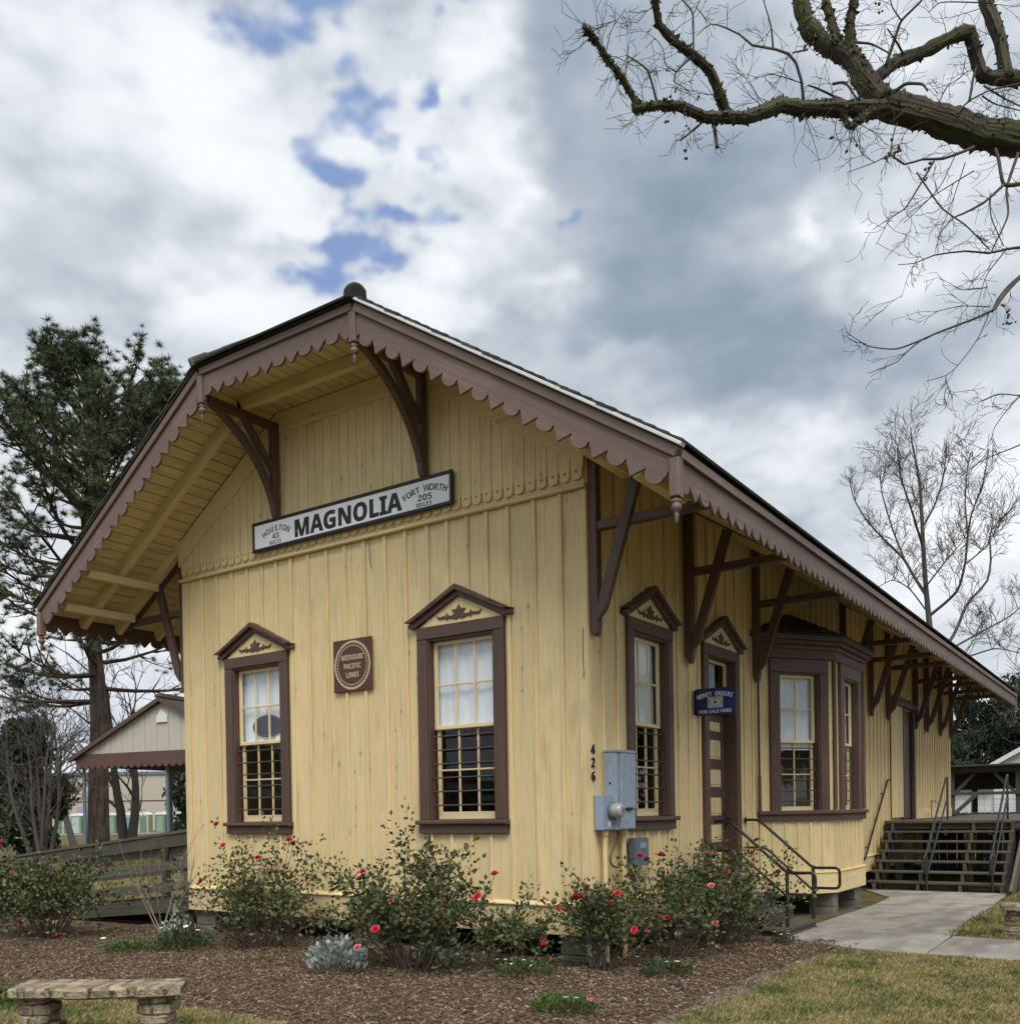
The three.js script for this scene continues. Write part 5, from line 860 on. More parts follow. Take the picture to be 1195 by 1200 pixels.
const OAK=[[0.155,0.112,4.61,6.2,-2,4.37,6.97,-1.73,4.06,7.26,-1.43,3.79,7.33,-1.14,3.53,7.32,-0.85,3.33,7.35,-0.61,3.14,7.38,-0.38,2.89,7.4,-0.1],
[0.072,0.03,2.95,7.38,-0.14,2.81,7.33,0.01,2.65,7.3,0.19,2.49,7.27,0.36,2.37,7.24,0.5,2.25,7.23,0.64,2.18,7.15,0.75,2.05,7.06,0.9,1.94,7.03,1.04,1.82,7,1.18,1.68,7.05,1.33,1.56,7.02,1.48,1.42,6.96,1.64],
[0.027,0.013,1.45,6.98,1.62,1.39,7.13,1.74,1.31,7.26,1.89,1.28,7.34,2.01,1.25,7.36,2.11],
[0.042,0.023,1.89,7.17,0.89,1.87,7.27,1,1.84,7.39,1.11,1.76,7.46,1.26,1.68,7.5,1.41,1.61,7.58,1.55,1.62,7.7,1.64,1.64,7.83,1.72],
[0.01,0.005,1.77,7.49,1.27,1.78,7.75,1.3,1.73,7.83,1.37,1.72,7.88,1.42],
[0.007,0.003,1.79,7.72,1.32,1.87,7.83,1.32],
[0.012,0.007,1.74,7.42,1.29,1.68,7.28,1.4,1.68,7.17,1.45],
[0.007,0.003,1.7,7.24,1.44,1.65,7.26,1.54,1.66,7.33,1.59,1.63,7.38,1.67,1.59,7.27,1.76],
[0.005,0.003,1.69,7.16,1.45,1.8,7.05,1.44,1.82,6.92,1.48],
[0.013,0.004,1.53,7.08,1.44,1.5,7.28,1.54,1.41,7.34,1.68,1.42,7.27,1.75],
[0.006,0.003,1.34,7.23,1.93,1.39,7.36,1.94,1.44,7.42,1.94,1.52,7.49,1.93],
[0.004,0.003,1.46,7.4,1.97,1.36,7.37,2.04],
[0.006,0.003,1.46,7.04,1.85,1.53,7.21,1.92],
[0.014,0.01,1.76,7.08,1.04,1.73,6.93,1.19,1.68,6.78,1.34],
[0.017,0.02,1.82,7.07,1,1.85,6.92,1.04,1.88,6.79,1.08],
[0.018,0.004,2.36,7.33,0.39,2.37,7.47,0.45,2.33,7.64,0.55,2.22,7.66,0.7,2.1,7.64,0.86,2.05,7.67,0.97,1.95,7.69,1.12,1.89,7.66,1.23,1.83,7.52,1.35],
[0.011,0.007,2.36,7.88,0.25,2.29,7.77,0.43],
[0.011,0.005,2.19,7.73,0.62,2.19,7.88,0.67,2.16,8.05,0.76],
[0.007,0.003,2.39,7.44,0.48,2.22,7.44,0.72,2.12,7.33,0.91],
[0.093,0.063,2.89,7.41,-0.1,2.74,7.66,-0.07,2.63,7.89,-0.06,2.44,8.05,0.01,2.3,8.24,0.05,2.24,8.51,0.02,2.21,8.74,-0.02],
[0.044,0.029,2.57,7.97,-0.01,2.53,8.07,-0.03,2.45,8.38,-0.02,2.41,8.61,-0.03],
[0.051,0.032,2.65,7.86,-0.06,2.64,7.93,-0.02,2.65,8.14,0.01,2.7,8.35,0.02],
[0.014,0.007,2.69,7.93,0.03,2.83,7.83,0.06,2.97,7.68,0.08],
[0.047,0.064,2.79,7.57,-0.04,2.85,7.68,-0.13,2.96,7.82,-0.25,3.14,7.94,-0.43,3.34,8.09,-0.61,3.45,8.16,-0.74,3.48,8.03,-0.81,3.53,7.86,-0.89,3.67,7.85,-1.03,3.8,7.88,-1.17,4.07,7.96,-1.41],
[0.06,0.049,3.7,7.83,-1.03,3.65,8.2,-1.04,3.54,8.58,-1,3.49,8.8,-1.02],
[0.018,0.007,2.93,7.66,-0.01,3.01,7.87,-0.01,3.06,7.95,0.01,3.21,8.07,-0.03,3.26,8.13,-0],
[0.009,0.005,3.06,7.94,0.01,3.01,8.01,0.11,3,8.08,0.18],
[0.014,0.007,3.07,7.66,0.02,3.05,7.68,0.15,3.01,7.71,0.3],
[0.018,0.01,3.01,7.36,0.06,3.1,7.37,0.08,3.22,7.32,0.07,3.27,7.21,0.13],
[0.014,0.011,2.56,7.51,0.24,2.66,7.48,0.23,2.75,7.31,0.24],
[0.014,0.007,2.62,7.37,0.2,2.55,7.38,0.33,2.48,7.38,0.46,2.45,7.35,0.56],
[0.025,0.007,2.6,7.35,0.22,2.65,7.19,0.25,2.7,7.07,0.28],
[0.032,0.011,2.82,7.26,0.07,2.75,7.16,0.18,2.7,7.07,0.28],
[0.025,0.011,2.4,7.3,0.35,2.37,7.17,0.5],
[0.018,0.003,3.49,7.1,-0.63,3.45,6.99,-0.46,3.32,6.85,-0.23,3.2,6.77,-0.01,3.1,6.66,0.19,3.04,6.65,0.38,2.96,6.52,0.57,2.81,6.37,0.81],
[0.008,0.005,3.02,6.7,0.3,3.04,6.85,0.29,3.07,6.97,0.26],
[0.005,0.002,2.97,6.51,0.58,2.91,6.53,0.68,2.89,6.56,0.75],
[0.018,0.022,3.63,7.15,-0.85,3.66,7.02,-0.81,3.7,6.78,-0.77,3.83,6.75,-0.8,3.95,6.74,-0.82],
[0.016,0.003,3.71,6.71,-0.66,3.59,6.52,-0.48,3.47,6.38,-0.29,3.4,6.29,-0.15,3.34,6.14,-0.01,3.32,5.98,0.11],
[0.018,0.007,3.79,7.11,-0.96,3.72,6.74,-0.78,3.74,6.45,-0.67,3.64,6.1,-0.48],
[0.016,0.003,4.03,6.2,-0.87,3.84,6.13,-0.63,3.75,6.07,-0.47,3.64,5.99,-0.29,3.5,5.96,-0.09,3.31,5.88,0.15,3.2,5.77,0.33,3.11,5.71,0.5],
[0.009,0.007,3.11,6.83,-0.25,3.29,6.49,-0.29,3.47,6.29,-0.32,3.64,6.05,-0.36],
[0.011,0.003,3.23,6.92,-0.33,3.14,6.63,-0.14,3.07,6.4,0.03,2.99,6.26,0.21,2.9,6.11,0.39],
[0.005,0.003,2.99,6.26,0.21,2.96,6.13,0.29,2.92,5.99,0.38],
[0.02,0.003,3.98,6.22,-1.08,3.82,5.98,-0.81,3.71,5.75,-0.58,3.65,5.56,-0.39,3.42,5.38,-0.08,3.25,5.23,0.19,3.17,5.08,0.4,3.1,4.91,0.6,2.96,4.78,0.85],
[0.01,0.003,3.25,5.24,0.16,3.08,5.09,0.44,2.93,5.05,0.71,2.82,5.1,0.94],
[0.011,0.011,3.83,6.09,-0.97,3.72,5.91,-0.78,3.66,5.74,-0.61,3.64,5.59,-0.47],
[0.008,0.003,3.63,5.53,-0.35,3.59,5.33,-0.21,3.53,5.16,-0.08,3.45,4.98,0.08,3.39,4.88,0.21,3.28,4.8,0.39],
[0.004,0.002,3.39,4.88,0.19,3.4,4.79,0.18,3.43,4.73,0.17],
[0.007,0.004,3.73,6.17,-0.66,3.6,5.89,-0.45,3.55,5.57,-0.29],
[0.005,0.002,3.2,5.89,0.19,3.15,5.67,0.35,3.13,5.45,0.49],
[0.009,0.003,4.01,4.9,-0.6,3.85,4.81,-0.37,3.72,4.78,-0.16,3.61,4.68,0.04],
[0.007,0.003,3.84,4.85,-0.48,3.76,4.71,-0.34,3.68,4.54,-0.21,3.66,4.38,-0.11],
[0.009,0.003,4.04,4.59,-0.61,3.85,4.41,-0.36,3.61,4.25,-0.07,3.47,4.08,0.15],
[0.006,0.003,3.62,5.74,-0.34,3.49,5.67,-0.13,3.44,5.63,0.02],
[0.006,0.003,3.64,5.58,-0.35,3.46,5.54,-0.11,3.3,5.44,0.13],
[0.007,0.003,3.37,7.06,-0.55,3.27,6.7,-0.35,3.11,6.42,-0.12,3.06,6.28,0.04],
[0.008,0.003,3.43,6.97,-0.59,3.36,6.59,-0.41,3.28,6.24,-0.24,3.27,6.03,-0.1],
[0.007,0.005,3.63,6.54,-0.48,3.64,6.37,-0.48,3.72,6.14,-0.54],
[0.007,0.002,3.49,6.9,-0.63,3.31,6.64,-0.3,3.2,6.42,-0.02,3.09,6.18,0.26],
[0.011,0.007,3.39,7.32,-0.45,3.47,7.47,-0.58,3.61,7.61,-0.76,3.82,7.71,-0.98],
[0.014,0.011,3.48,7.42,-0.51,3.51,7.62,-0.53,3.53,7.7,-0.54],
[0.007,0.011,3.81,7.48,-0.98,3.65,7.46,-0.74,3.57,7.46,-0.57],
[0.007,0.004,3.27,7.43,-0.37,3.35,7.51,-0.34,3.45,7.52,-0.32,3.49,7.61,-0.27],
[0.011,0.007,3.55,7.7,-0.8,3.7,7.55,-0.84,3.86,7.42,-0.89],
[0.009,0.004,3.61,8.41,-0.85,3.38,8.34,-0.57,3.28,8.25,-0.38,3.22,8.09,-0.22]];
{ // the big mossy oak: trunk outside the frame to the right, one limb reaching over the lawn
  const g = thing('oak_tree', 'mossy leafless tree limb with drooping twigs reaching over from beside the lawn', 'tree'), r = RNG(301), lim = new Buf(), tw = new Buf(), moss = [];
  const f = OAK[0], a = V(f[2], f[3], f[4]), base = V(a.x + .5, GY, a.z - .3);
  const tr = new Buf(); tr.tube(curveOf([base.clone().add(V(.15, -.1, -.1)), base.clone().add(V(.05, .8, 0)), V(a.x + .35, 2.8, a.z - .15), V(a.x + .25, 4.6, a.z), V(a.x + .5, 7, a.z - .4), V(a.x + .3, 9.5, a.z - .5)], 24), Array.from({ length: 25 }, (_, k) => (.36 + .22 * Math.exp(-k / 2)) * (1 - .55 * k / 24)), 14); part('trunk', tr.geo(), M.mossBark, g);
  const o1 = { wander: .26, prob: .55, spread: .85, min: .0018, seg: 4 }, lev = OAK.length;
  OAK.forEach((l, i) => {
    if (l[0] < .022) { l[0] *= .8; l[1] *= .8; }
    const big = l[0] > .02, n = big ? Math.max(20, Math.round(l.length * 1.3)) : 14, c = limb(big ? lim : tw, l, n, big ? 10 : l[0] > .008 ? 6 : 4, r, big ? .28 : .05);
    // side twigs
    const cnt = l[0] > .06 ? 10 : big ? 5 : 4;
    for (let k = 0; k < cnt; k++) { const t = Math.floor((.15 + .85 * r()) * n), p = c[t], along = c[Math.min(t + 1, n)].clone().sub(c[Math.max(t - 1, 0)]).normalize(); const d = along.multiplyScalar(big ? .1 : .7).add(dirR(r)).add(V(0, big ? (r() < .5 ? .5 : -.35) : -.12, 0)).normalize(); branchOut(tw, r, p, d, (big ? .30 : .17) * (.6 + r() * .9), big ? .0042 : .0028, 2, { ...o1, tip: r() < .035 ? (q) => { const b = new THREE.IcosahedronGeometry(.007 + r() * .006, 0); b.translate(q.x, q.y, q.z); moss.push([q.clone(), 1]); } : null }); }
    // tufts of moss and flaking bark on the thick limbs
    if (big) for (let k = 0; k < (l[0] > .06 ? 620 : 200); k++) { const t = Math.floor(r() * n), p = c[t], rad = lerp(l[0], l[1], t / n); const d = dirR(r); moss.push([p.clone().addScaledVector(d, rad * .94), 0, d]); }
  });
  part('limbs', lim.geo(), M.mossBark, g); part('twigs', tw.geo(), M.twig, g);
  { const flakes = moss.filter(m => !m[1]), b = new Buf(); for (const [p, , d] of flakes) { const s = .010 + r() * .020, u = dirR(r).cross(d).normalize(), w = new THREE.Vector3().crossVectors(d, u); b.face(p.clone().addScaledVector(u, s), p.clone().addScaledVector(w, s * .8), p.clone().addScaledVector(d, s * (.5 + r())).addScaledVector(u, (r() - .5) * s), p.clone().addScaledVector(u, -s * .8)); } const m = part('moss', b.geo(), std({ color: new THREE.Color(.085, .085, .045), roughness: 1, side: THREE.DoubleSide }), g); m.userData.kind = 'stuff'; }
  { const cups = moss.filter(m => m[1]), geo = []; for (const [p] of cups) for (let k = 0; k < 2; k++) { const s = new THREE.IcosahedronGeometry(.008 + r() * .007, 0); s.translate(p.x + (r() - .5) * .03, p.y - .01 - r() * .02, p.z + (r() - .5) * .03); geo.push(s); } if (geo.length) { const m = part('acorn_cups', merge(geo), M.twig, g); m.userData.kind = 'stuff'; } }
  seat(g, base.x, GY, base.z);
}
const FARTREE=[
[0.19,0.022,-4.28,1.02,-41.18,-4.32,7.42,-41.23,-4.41,9.49,-41.2,-4.56,11.56,-41.12,-4.65,13.21,-41.08,-4.73,15.69,-41.05,-4.82,17.35,-41.01,-5.08,19,-40.86,-5.14,19.83,-40.83],
[0.085,0.021,-4.59,11.68,-41.1,-5.14,12.68,-41.14,-5.61,13.61,-41.23,-6.48,14.68,-41.05,-7.25,15.72,-40.94,-7.86,16.91,-40.95,-8.15,18.1,-41.16],
[0.085,0.021,-4.50,10.64,-41.17,-3.7,11.24,-41.19,-3.15,11.75,-41.05,-2.8,12.85,-40.79,-2.61,14.13,-40.41,-2.37,14.99,-40.06,-1.91,16.02,-39.88,-1.57,17.61,-39.61],
[0.09,0.021,-4.36,8.24,-41.22,-3.53,9.88,-42.33,-3.11,11.37,-43.15,-2.36,12.55,-44.2,-2.24,13.8,-44.81,-2.33,15.21,-45.29,-1.81,16.19,-46.18,-1.32,16.88,-47.04],
[0.062,0.021,-4.71,14.04,-41.05,-4.89,15.39,-39.73,-5.09,16.67,-38.4,-5.01,17.68,-37.25],
[0.062,0.021,-4.74,14.87,-41.04,-4.38,16.41,-42.52,-4.2,18.23,-43.87,-4.27,20.11,-45.06],
[0.052,0.021,-5.4,13.31,-40.57,-6.05,15.08,-40.95,-6.61,16.99,-41.4,-6.87,18.28,-42.04],
[0.045,0.021,-2.9,14.62,-42.3,-3.1,16.28,-42.99,-3.13,17.98,-43.79,-3.09,19.28,-44.65],
[0.045,0.021,-2.95,13.18,-42.25,-2.31,14.26,-43.91,-1.91,15.59,-45.41],
[0.045,0.021,-4.66,11.97,-41.06,-3.58,12.81,-39.99,-2.75,13.19,-38.74],
[0.041,0.017,-4.47,10.73,-41.17,-5.46,12.21,-41.73,-6.38,12.89,-42.31,-7.34,12.7,-42.86],
[0.062,0.021,-3.9,8.86,-41.54,-2.57,10.1,-44.08,-1.5,11.19,-46.44,-0.55,12.78,-48.73],
[0.062,0.021,-4.25,8.66,-41.3,-3.17,8.74,-42.85,-2.05,9.24,-44.43,-1.08,9.11,-45.9],
];
{ // tall bare tree behind the depot roof
  const g = thing('bare_tree', 'tall leafless upright tree behind the far end of the depot roof', 'tree', 'bare trees'), r = RNG(311), b = new Buf(), t = new Buf();
  FARTREE.forEach((l, i) => { const c = limb(b, l, 16, l[0] > .1 ? 8 : 5, r, .1); const cnt = i ? 11 : 14; for (let k = 0; k < cnt; k++) { const q = Math.floor((i ? .2 : .55) * 16 + r() * (i ? .8 : .45) * 16), p = c[Math.min(q, 16)]; branchOut(t, r, p, V((r() - .5) * 1.5, .55 + r() * .6, (r() - .5) * 1.5).normalize(), .7 + r() * .9, .020, 3, { wander: .22, prob: .60, spread: .7, min: .0075, seg: 5, lift: .04 }); } });
  part('trunk', b.geo(), M.farTwig, g); part('crown', t.geo(), M.farTwig, g); seat(g, -4.28, -.1, -41.2);
}
function bareTree(label, x, z, h, seed, o = {}) {
  const g = thing('bare_tree', label, 'tree', 'bare trees'), r = RNG(seed), b = new Buf(), t = new Buf(), base = V(x, GY, z), stems = o.stems ?? 1;
  for (let s = 0; s < stems; s++) {
    const lean = V((r() - .5) * (o.lean ?? .3), 1, (r() - .5) * (o.lean ?? .3)).normalize(), rad = (o.rad ?? .16) / Math.sqrt(stems), H = h * (.7 + r() * .3), pts = [], n = 10, q = base.clone().add(V((r() - .5) * .3 * (stems > 1), -.05, (r() - .5) * .3 * (stems > 1)));
    for (let k = 0; k <= n; k++) { pts.push(q.clone()); lean.add(dirR(r).multiplyScalar(.10)).add(V(0, .05, 0)).normalize(); q.addScaledVector(lean, H * .75 / n); }
    b.tube(pts, pts.map((_, k) => rad * (1 - .75 * k / n)), 8, false);
    for (let k = 3; k <= n; k++) for (let m = 0; m < (o.fork ?? 3); m++) { const d = V((r() - .5) * 2, .35 + r() * .8, (r() - .5) * 2).normalize(); branchOut(t, r, pts[k], d, H * (.16 + .14 * r()), rad * .35 * (1 - .5 * k / n), o.lev ?? 3, { wander: .2, prob: .58, spread: .8, min: o.min ?? .007, seg: 4, lift: .05 }); }
  }
  part('trunk', b.geo(), o.mat ?? M.farTwig, g); part('crown', t.geo(), o.mat ?? M.farTwig, g); return seat(g, x, GY, z);
}
bareTree('many stemmed bare tree on the lawn beyond the ramp', -22.4, -6.9, 6.6, 321, { stems: 6, lean: .8, rad: .20, mat: M.farTwig, min: .007, fork: 1, lev: 3 });
bareTree('slender bare tree behind the open pavilion', -27.3, -17.0, 11.5, 322, { rad: .14, lean: .5, fork: 2, min: .010, mat: M.farTwig });
bareTree('bare tree with a double trunk under the pavilion eave', -27.5, -13.1, 9, 323, { stems: 2, rad: .30, lean: .5, fork: 1, min: .010, mat: M.farTwig });
bareTree('bare tree against the long tan warehouse', -38, -12, 8, 324, { stems: 3, rad: .25, lean: .6, fork: 1, min: .010, mat: M.farTwig });
bareTree('far bare tree between the pine and the warehouse', -46, -22, 12, 325, { rad: .2, lean: .4, fork: 4, min: .012 });
bareTree('low bare tree right of the tall upright one', .8, -47, 13, 326, { rad: .2, lean: .5, fork: 4, min: .010 });
bareTree('bare tree behind the dark hedge of evergreens', 2.5, -58, 15, 327, { rad: .22, lean: .5, fork: 4, min: .012 });

// needle tufts and leaf sprays
const tuftGeo = (() => { const b = new Buf(), r = RNG(41); for (let k = 0; k < 44; k++) { const d = dirR(r); if (d.y < -.55) d.y *= -.5; d.normalize(); const s = new THREE.Vector3().crossVectors(d, dirR(r)).normalize().multiplyScalar(.032); const e = d.clone().multiplyScalar(.62 + r() * .22); b.face(s.clone(), s.clone().negate(), e); } return b.geo(); })();
const needleMat = std({ roughness: .75, side: THREE.DoubleSide });
function tufts(parent, list, r, size, cols, geo = tuftGeo, mat = needleMat) { const im = new THREE.InstancedMesh(geo, mat, list.length), o = new THREE.Object3D(), c = new THREE.Color(); list.forEach((p, k) => { o.position.copy(p); o.rotation.set(r() * .8 - .4, r() * 6.28, r() * .8 - .4); o.scale.setScalar(size * (.7 + r() * .6)); o.updateMatrix(); im.setMatrixAt(k, o.matrix); c.setRGB(...cols[Math.floor(r() * cols.length)]).multiplyScalar(.7 + r() * .6); im.setColorAt(k, c); }); im.name = 'foliage'; im.userData.kind = 'stuff'; im.castShadow = im.receiveShadow = true; parent.add(im); }
function pine(label, x, z, H, seed, o) {
  const g = thing('pine_tree', label, 'tree', 'pine trees'), r = RNG(seed), b = new Buf(), t = new Buf(), list = [], n = 22, tp = [];
  for (let k = 0; k <= n; k++) tp.push(V(x + .25 * Math.sin(k * .35) * k / n, GY - .1 + H * k / n, z + .2 * Math.sin(k * .5 + 1) * k / n)); b.tube(tp, tp.map((_, k) => o.rad * (1 - .88 * (k / n) ** 1.1) * (k === 0 ? 1.25 : 1)), 12, false); part('trunk', b.geo(), M.pineBark, g);
  const cone = (p, d, m) => { for (let k = 0; k < m; k++) list.push(p.clone().add(dirR(r).multiplyScalar(.22 * r() ** .6)).addScaledVector(d, r() * .2)); };
  for (let i = 0; i < o.whorls; i++) {
    const f = o.from + (1 - o.from) * (i / o.whorls) ** .9, y = GY + H * f, k = clamp(f * n, 0, n - .01), p0 = tp[Math.floor(k)].clone().lerp(tp[Math.floor(k) + 1], k % 1);
    const len = o.profile(f);
    for (let m = 0; m < o.per; m++) {
      if (r() < o.skip(f)) continue;
      const a = r() * 6.283, d = V(Math.cos(a), o.rise(f) + (r() - .5) * .25, Math.sin(a)).normalize(), L = len * (.72 + r() * .38), pts = [p0.clone()], q = p0.clone(), dd = d.clone(), rads = [], R0 = .02 + L * .016;
      for (let s = 1; s <= 7; s++) {
        dd.add(dirR(r).multiplyScalar(.12)).add(V(0, o.droop + .05 * s * .5, 0)).normalize(); q.addScaledVector(dd, L / 7); pts.push(q.clone());
        if (s >= 3) for (let w = 0; w < 3; w++) { const sd = dd.clone().add(dirR(r).multiplyScalar(.9)).add(V(0, .12, 0)).normalize(), l2 = L * (.12 + r() * .17), e1 = q.clone().addScaledVector(sd, l2 * .55), e2 = e1.clone().addScaledVector(sd.add(V(0, .25, 0)).normalize(), l2 * .45); t.tube([q.clone(), e1, e2], [R0 * .35, R0 * .22, .006], 4, false); cone(e2, sd, o.dense); if (s > 4) cone(e1, sd, Math.round(o.dense * .55)); }
      }
      pts.forEach((_, s) => rads.push(R0 * (1 - .8 * s / 7))); t.tube(pts, rads, 5, false); cone(q, dd, o.dense + 2);
    }
  }
  part('limbs', t.geo(), M.pineBark, g); tufts(g, list, r, o.size, o.cols); return seat(g, x, GY, z);
}
const PINEG = [[.070, .098, .042], [.090, .120, .050], [.052, .074, .034], [.112, .138, .060]];
pine('tall pine with a rounded airy crown standing beyond the ramp', -23.85, -9.6, 15.4, 401, { rad: .36, whorls: 30, per: 6, from: .36, dense: 2, size: .27, droop: .0, cols: PINEG, profile: f => f < .6 ? 4.1 : 4.0 * Math.sqrt(clamp(1 - ((f - .62) / .42) ** 2, .2, 1)), skip: f => f < .62 ? .58 : .12, rise: f => lerp(-.05, .55, clamp((f - .4) / .6)) });
// evergreens massed behind
const sprayGeo = (() => { const b = new Buf(), r = RNG(43); for (let k = 0; k < 12; k++) { const p = dirR(r).multiplyScalar(.55 * r()), d = dirR(r), u = dirR(r).cross(d).normalize(); b.face(p.clone(), p.clone().addScaledVector(d, .22).addScaledVector(u, .12), p.clone().addScaledVector(d, .48), p.clone().addScaledVector(d, .22).addScaledVector(u, -.12)); } return b.geo(); })();
function evergreen(label, x, z, h, w, seed, cols, n, size = .5, low = .12) {
  const g = thing('evergreen_tree', label, 'tree', 'evergreen trees'), r = RNG(seed), b = new Buf(), list = [];
  b.tube([V(x, GY - .1, z), V(x + .1, GY + h * .5, z), V(x, GY + h * .92, z)], [.22, .13, .03], 8, false);
  const blobs = []; for (let k = 0; k < 16; k++) { const f = low + (1 - low) * r() ** .8, a = r() * 6.28, rr = w * .5 * (1.05 - .62 * f) * (.4 + .5 * r()); blobs.push([V(x + Math.cos(a) * rr, GY + h * f * .93, z + Math.sin(a) * rr), w * (.16 + .12 * r()) * (1.1 - .4 * f)]); b.tube([V(x, GY + h * f * .7, z), blobs[k][0].clone()], [.06, .02], 4, false); }
  for (let k = 0; k < n; k++) { const [c, R] = blobs[Math.floor(r() * blobs.length)]; list.push(c.clone().add(dirR(r).multiplyScalar(R * r() ** .4).multiply(V(1, .8, 1)))); }
  part('trunk', b.geo(), M.pineBark, g); tufts(g, list, r, size, cols, sprayGeo, needleMat); return seat(g, x, GY, z);
}
const CEDAR = [[.040, .055, .030], [.055, .070, .038], [.032, .045, .027]], OLIVE = [[.070, .080, .045], [.090, .095, .055], [.055, .068, .040]];
evergreen('dark bushy cedar behind the many stemmed bare tree', -30.5, -11.2, 5.6, 3.4, 501, CEDAR, 900);
evergreen('olive green evergreen seen under the pavilion roof', -31, -19, 5.2, 4.2, 502, OLIVE, 800);
evergreen('low evergreen beside the long warehouse', -50, -20, 6.5, 6, 503, CEDAR, 700, .7);
[[-8.2, -52, 9.0, 7, 'dark evergreen hidden mostly by the depot end wall'], [-3.9, -49, 8.6, 6.4, 'dark evergreen just right of the last eave bracket'], [-.6, -48, 8.8, 6.4, 'dense evergreen above the dark platform shelter'], [2.6, -47, 9.0, 6.5, 'dense evergreen behind the white gabled shed'], [6, -48, 8.6, 7, 'evergreen beyond the white shed roof'], [9.6, -50, 9, 7, 'outermost evergreen of the row behind the shed']].forEach(([x, z, h, w, l], i) => evergreen(l, x, z, h, w, 510 + i, i % 2 ? CEDAR : CEDAR.concat(OLIVE), 3600, .36, .05));

// what the window panes mirror: trees and a low building across the street behind the viewer, trees beyond the side lawn
evergreen('spreading evergreen across the street opposite the gable', -22, 36, 5.0, 8, 531, CEDAR, 1500, .6, .1);
evergreen('second evergreen across the street opposite the gable', -10, 40, 5.2, 8, 532, CEDAR, 1500, .6, .1);
evergreen('evergreen at the far corner of the opposite lot', -38, 26, 5, 9, 533, CEDAR, 1500, .6, .1);
evergreen('evergreen standing beyond the side lawn opposite the door', 13, -17, 8, 7, 534, CEDAR, 1500, .5, .08);
evergreen('broad evergreen beyond the side lawn opposite the bay window', 17, -6, 8.5, 8, 535, CEDAR, 1500, .5, .08);
evergreen('evergreen at the end of the side lawn opposite the platform', 15, -30, 9, 8, 536, CEDAR, 1500, .5, .08);
// ---------------------------------------------------------------- pavilion, warehouse, toilets, shed and shelter in the distance
{
  const g = thing('open_pavilion', 'open sided pavilion with pale siding gable and scalloped brown fascia', 'pavilion'), r = RNG(601), hw = 2.95, D = 7, Y0 = 2.90, Y1 = 3.26, YP = 4.66, P = (n, ge, m, par = g) => part(n, ge, m, par);
  const pale = std({ color: new THREE.Color(.50, .47, .41), roughness: .7 });
  const nb = 30, w = 2 * hw / nb; for (let k = 0; k < nb; k++) { const a = -hw + k * w, top = x => Y1 + (YP - .12 - Y1) * (1 - Math.abs(x) / hw); const e = ext(poly([[a + .004, Y1 - .02], [a + w - .004, Y1 - .02], [a + w - .004, Math.max(Y1, top(a + w))], [a + w / 2, Math.max(Y1, top(a + w / 2))], [a + .004, Math.max(Y1, top(a))]]), .02, 'y'); e.translate(0, 0, -.01 + (k % 2) * .006); P('siding_board', e, pale); }
  const scal = () => { const s = new THREE.Shape(), n = 26, ww = 2 * hw / n; s.moveTo(-hw, Y1); s.lineTo(-hw, Y0 + .06); for (let k = 0; k < n; k++) { s.absarc(-hw + (k + .5) * ww, Y0 + .06, ww * .48, Math.PI, 2 * Math.PI, false); } s.lineTo(hw, Y0 + .06); s.lineTo(hw, Y1); s.closePath(); return s; };
  P('fascia', ext(scal(), .04, 'x', 0, 5).translate(0, 0, .015), M.brown); P('fascia', ext(scal(), .04, 'x', 0, 5).translate(0, 0, -D), M.brown);
  for (const s of [1, -1]) { P('side_fascia', rbx(s * hw - .03, s * hw + .03, Y0 + .04, Y1, -D, 0, .006, 'z'), M.brown); const a = V(s * (hw + .18), Y1 - .10, .16), b = V(0, YP, .16), a2 = V(s * (hw + .18), Y1 - .10, -D - .16), b2 = V(0, YP, -D - .16); P('roof_slope', plate([a, b, b2, a2], .07), M.shingles[0]); P('rake_board', beam(V(s * (hw + .18), Y1 - .16, .14), V(0, YP - .06, .14), .05, .10), M.brown); }
  P('ridge_cap', rbx(-.12, .12, YP - .02, YP + .07, -D - .16, .18, .02, 'z'), M.brown); P('vent', ext(poly([[-.17, 4.0], [.17, 4.0], [.17, 4.17], [0, 4.33], [-.17, 4.17]]), .04, 'y', .006).translate(0, 0, .02), M.white);
  for (const x of [-hw + .10, 0, hw - .10]) for (const z of [-.12, -D / 2, -D + .12]) P('post', rod([V(x, GY, z), V(x, Y0 + .15, z)], .045, 8), M.galvDark);
  const a = V(-19.62, 0, -6.36), t = .226; g.rotation.y = t; g.position.set(a.x + Math.cos(t) * hw, 0, a.z - Math.sin(t) * hw); for (const c of g.children) c.position.y -= GY; g.position.y = GY;
}
{
  const g = thing('warehouse', 'long low tan warehouse wall with a thin red stripe far beyond the lawn', 'building'), tan = std({ color: new THREE.Color(.46, .42, .36), roughness: .9 });
  part('wall', bx(-70, 70, -.2, 7.2, -14, 0, 'x'), tan, g); part('stripe', bx(-70, 70, 3.75, 3.87, .005, .06, 'x'), std({ color: new THREE.Color(.16, .05, .045), roughness: .8 }), g); part('roof_edge', bx(-70.2, 70.2, 7.2, 7.6, -14.2, .2, 'x'), M.galvDark, g); for (let k = 0; k < 9; k++) part('loading_door', rbx(-60 + k * 15, -56 + k * 15, -.1, 3.2, .005, .08, .02), M.galv, g);
  g.position.set(-112, 0, -62); g.rotation.y = .60;
}
